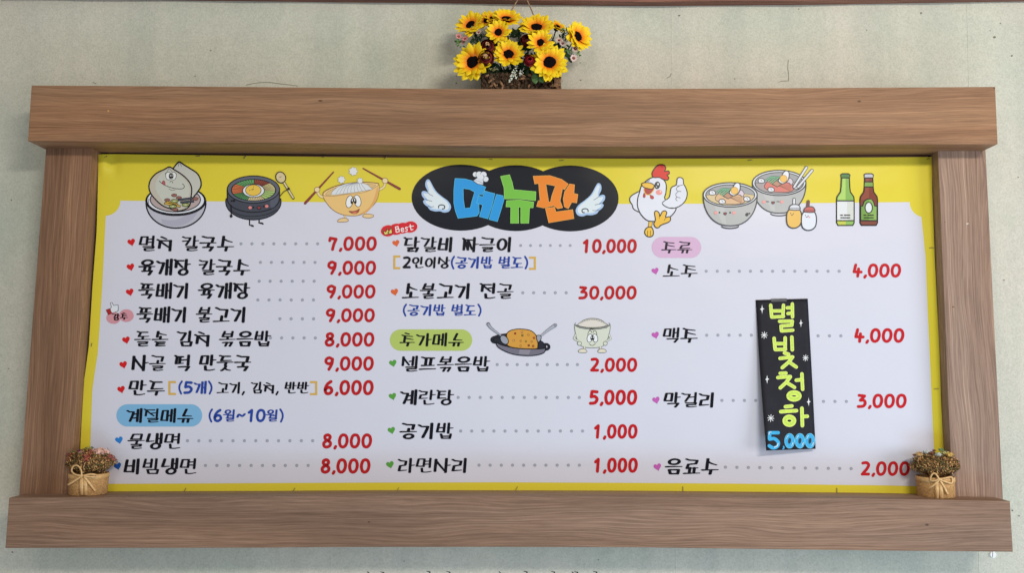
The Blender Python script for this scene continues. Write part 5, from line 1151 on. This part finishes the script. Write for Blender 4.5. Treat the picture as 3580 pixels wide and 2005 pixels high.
# ---------------------------------------------------------------- the two cork pots
cork = plain('cork', (.47, .27, .11), .9, .38, 230, spec=.2, bump=.0015)
raff = plain('raffia', (.72, .45, .20), .6, .22, 160, spec=.35)
raffd = plain('raffia_band', (.62, .37, .15), .65, .2, 120, spec=.3)
ZS = U(245, 1741.3, 0).z; ZS2 = U(3330, 1750.5, 0).z
def pot(ox, cx, topy, basey, rx0, rx1, zs, seed, label, flowers, bow, pebble):
    r = random.Random(seed); s = 5.153; Y = .062
    def Q(x, y, yy=Y): return U(ox+x/s, 1500+y/s, yy)
    c = Q(cx, basey); base = Vector((c.x, Y, zs)); ht = Q(cx, topy).z-zs; k = .000768/s*1.0
    R0, R1, ry = rx0*k, rx1*k, .040
    p = thing('cork_pot', base, label, 'flower pot', 'cork pots at the ends of the bottom beam')
    mb = MB(); n = 40; prof = [(0, .0), (R0-.001, .0), (R0, .0015), (R0+(R1-R0)*.5, ht*.5), (R1, ht-.001), (R1-.0015, ht), (R1-.004, ht-.002), (R1-.004, ht*.6), (0, ht*.6)]
    V = []; Fc = []
    for j, (rr, z) in enumerate(prof):
        for i in range(n):
            a = 2*math.pi*i/n; V.append((base.x+rr*math.cos(a), base.y+rr*math.sin(a)*ry/R1, zs+z+.0003))
        if j:
            for i in range(n): Fc.append(((j-1)*n+i, (j-1)*n+(i+1) % n, j*n+(i+1) % n, j*n+i))
    o = mesh_obj('tub', V, Fc, cork, parent=p, smooth=True); clean(o)
    # band below the rim
    V = []; Fc = []
    for j, z in enumerate((ht*.77, ht*.78, ht*1.0, ht*1.01)):
        for i in range(n):
            a = 2*math.pi*i/n; rr = (R0+(R1-R0)*z/ht)+(.0012 if j in (1, 2) else -.0005); V.append((base.x+rr*math.cos(a), base.y+rr*math.sin(a)*ry/R1-(.0003 if j in (1, 2) else 0), zs+z+.0006*math.sin(3*a)))
        if j:
            for i in range(n): Fc.append(((j-1)*n+i, (j-1)*n+(i+1) % n, j*n+(i+1) % n, j*n+i))
    mesh_obj('band', V, Fc, raffd, parent=p, smooth=True)
    # raffia: flat strips laid on the front of the tub
    yf = base.y-ry
    def front(P, off):
        dx = (P.x-base.x)/R1; return base.y-ry*math.sqrt(max(.0, 1-min(.98, dx*dx)))-off
    def strap(pts, w, off=.0015, sm=5, lift=None):
        P = catmull(pts, False, sm) if sm else pts; V = []; Fc = []; m = len(P)
        for i, q in enumerate(P):
            a, b = P[max(0, i-1)], P[min(m-1, i+1)]; dx, dy = b[0]-a[0], b[1]-a[1]; l = math.hypot(dx, dy) or 1; nx, ny = -dy/l*w, dx/l*w
            f = (lift(i/(m-1)) if lift else 0)
            for sg, dd in ((1, .0004), (.35, -.0009), (-.35, -.0002), (-1, .0004)):
                W0 = Q(q[0]+nx*sg, q[1]+ny*sg, yf); yy = front(W0, off+f)+dd; W1 = Q(q[0]+nx*sg, q[1]+ny*sg, yy); V.append(W1)
            if i:
                for j in range(3): Fc.append((4*(i-1)+j, 4*(i-1)+j+1, 4*i+j+1, 4*i+j))
        o = mesh_obj('raffia_strap', V, Fc, raff, parent=p, smooth=True); md = o.modifiers.new('t', 'SOLIDIFY'); md.thickness = .0007
    for pts, w, off in bow: strap(pts, w, off, 5 if len(pts) > 2 else 0)
    kx, ky = bow[0][0][-1]
    mesh_obj('knot', *(lambda VF: ([v+Q(kx, ky, yf-.004) for v in map(Vector, VF[0])], VF[1]))(blob(.0042, 8, 6, 1.1, .8, .9, .12, r)), raff, parent=p, smooth=True)
    # dried flower head: a dense dome of tiny bracts
    fc = Q(*pebble[:2]); rx, rz, ryy = pebble[2]*k, pebble[3]*k, .038
    fm = [plain('dried_%s' % a, c_, .85, .35, 500, spec=.15) for a, c_ in (('olive', (.28, .165, .06)), ('tan', (.66, .37, .15)), ('brown', (.12, .058, .028)), ('pink', (.46, .12, .085)), ('green', (.11, .13, .05)))]
    mb = MB(); mb.add(blob(1, 20, 12, rx*.86, ryy*.86, rz*.80), 2, Matrix.Translation(fc))
    for i in range(3800):
        u = r.uniform(-1, 1); a = r.uniform(0, 2*math.pi); q = math.sqrt(1-u*u); d = Vector((q*math.cos(a), q*math.sin(a), u))
        if d.y > .55: continue
        rr = r.uniform(.80, 1.02)*(1+.06*math.sin(a*5+u*4)+.05*math.sin(9*d.x+4*d.z)); P0 = fc+Vector((d.x*rx, d.y*ryy, d.z*rz*(1 if d.z > 0 else .92)))*rr
        nrm = (d+Vector((r.uniform(-.7, .7), r.uniform(-.7, .7), r.uniform(-.7, .7)))).normalized(); t1 = nrm.orthogonal().normalized(); t1.rotate(Matrix.Rotation(r.random()*6.3, 3, nrm)); t2 = nrm.cross(t1)
        L, wd = .0031*r.uniform(.6, 1.4), .0016*r.uniform(.7, 1.3)
        pk = r.random()
        mt = 3 if (pebble[4] and d.z > .1 and math.sin(d.x*7+1)+r.uniform(-.6, .6) > .75) else (0 if pk < .34 else 1 if pk < .62 else 2 if pk < .88 else 4)
        mb.add(([P0-t1*L, P0+t2*wd, P0+t1*L+nrm*.0012, P0-t2*wd], [(0, 1, 2, 3)]), mt)
    o = mb.build('dried_flower_dome', fm, p, False); o['kind'] = 'stuff'
    for (x, y, R, col, nm, dy) in flowers:
        mt = plain('%s_%d_%d' % (nm, x, y), col, .7, .3, 350); mb = MB(); C_ = Q(x, y, Y+dy); R *= k
        for i in range(46):
            a = r.random()*6.28; el = r.uniform(.1, 1.45); d = Vector((math.cos(a)*math.cos(el), math.sin(a)*math.cos(el)-.2, math.sin(el))).normalized()
            t1 = d.orthogonal().normalized(); t1.rotate(Matrix.Rotation(r.random()*6.3, 3, d)); t2 = d.cross(t1); P0 = C_+Vector((d.x*R, d.y*R, d.z*R*.55))*r.uniform(.6, 1)
            w = R*.26
            mb.add(([P0-t1*w, P0-t2*w*.5+d*w*.6, P0+t1*w+d*w*.2, P0+t2*w*.6], [(0, 1, 2, 3)]), 0)
        mb.add(blob(R*.7, 8, 6, 1, 1, .6), 0, Matrix.Translation(C_))
        mb.build(nm, [mt], p, False)
    return p
pot(200, 552, 800, 1222, 330, 338, ZS, 11, 'cork pot of dried flowers with pink crown at the left end of the beam',
    [(800, 432, 150, (.74, .43, .35), 'pink_rosette', -.004), (690, 420, 90, (.72, .42, .36), 'pink_rosette', .0), (450, 440, 70, (.55, .30, .33), 'mauve_rosette', -.012), (400, 405, 46, (.26, .07, .14), 'mauve_rosette', -.004), (560, 370, 70, (.34, .33, .08), 'green_tuft', .0), (620, 350, 40, (.06, .12, .08), 'green_tuft', .008), (960, 500, 60, (.36, .09, .08), 'red_tuft', -.004), (540, 530, 80, (.34, .085, .06), 'red_tuft', -.026), (290, 430, 44, (.13, .24, .07), 'green_tuft', .0), (205, 470, 50, (.30, .10, .10), 'red_tuft', .0)],
    [([(432, 850), (330, 830), (262, 770), (280, 690), (340, 662), (400, 695), (440, 780), (436, 850)], 13, .0065), ([(436, 1200), (436, 870)], 34, .0016), ([(512, 1205), (506, 870)], 36, .0018),
     ([(470, 850), (600, 822), (710, 838), (712, 868), (600, 872), (480, 856)], 13, .0060), ([(460, 840), (330, 930), (190, 1020)], 17, .0050), ([(480, 860), (600, 1010), (690, 1130)], 20, .0045), ([(500, 862), (640, 885), (720, 900)], 12, .0035)],
    (600, 590, 425, 228, True))
pot(3120, 790, 860, 1285, 318, 322, ZS2, 23, 'cork pot of dried flowers with yellow and white blooms at the right end',
    [(480, 468, 78, (.62, .40, .16), 'tan_bloom', -.006), (600, 430, 66, (.55, .60, .58), 'white_tuft', .0), (820, 480, 72, (.60, .66, .62), 'white_tuft', -.014), (870, 385, 52, (.20, .34, .14), 'green_tuft', .0), (930, 440, 66, (.55, .55, .25), 'green_tuft', .0), (1020, 480, 92, (.80, .50, .14), 'yellow_bloom', -.004), (700, 450, 66, (.26, .10, .06), 'brown_tuft', -.004), (400, 480, 46, (.28, .12, .08), 'brown_tuft', .0), (750, 400, 40, (.25, .10, .07), 'brown_tuft', .006)],
    [([(835, 910), (760, 940), (690, 935), (690, 870), (735, 805), (790, 830), (838, 910)], 13, .0065), ([(800, 1270), (800, 930)], 34, .0016), ([(880, 1275), (872, 930)], 36, .0018),
     ([(860, 910), (960, 890), (1060, 875), (1085, 930), (1060, 985), (960, 960), (860, 920)], 13, .0050), ([(840, 925), (740, 1020), (625, 1095)], 18, .0050), ([(860, 940), (930, 1050), (1000, 1190)], 16, .0045)],
    (765, 655, 430, 205, False))
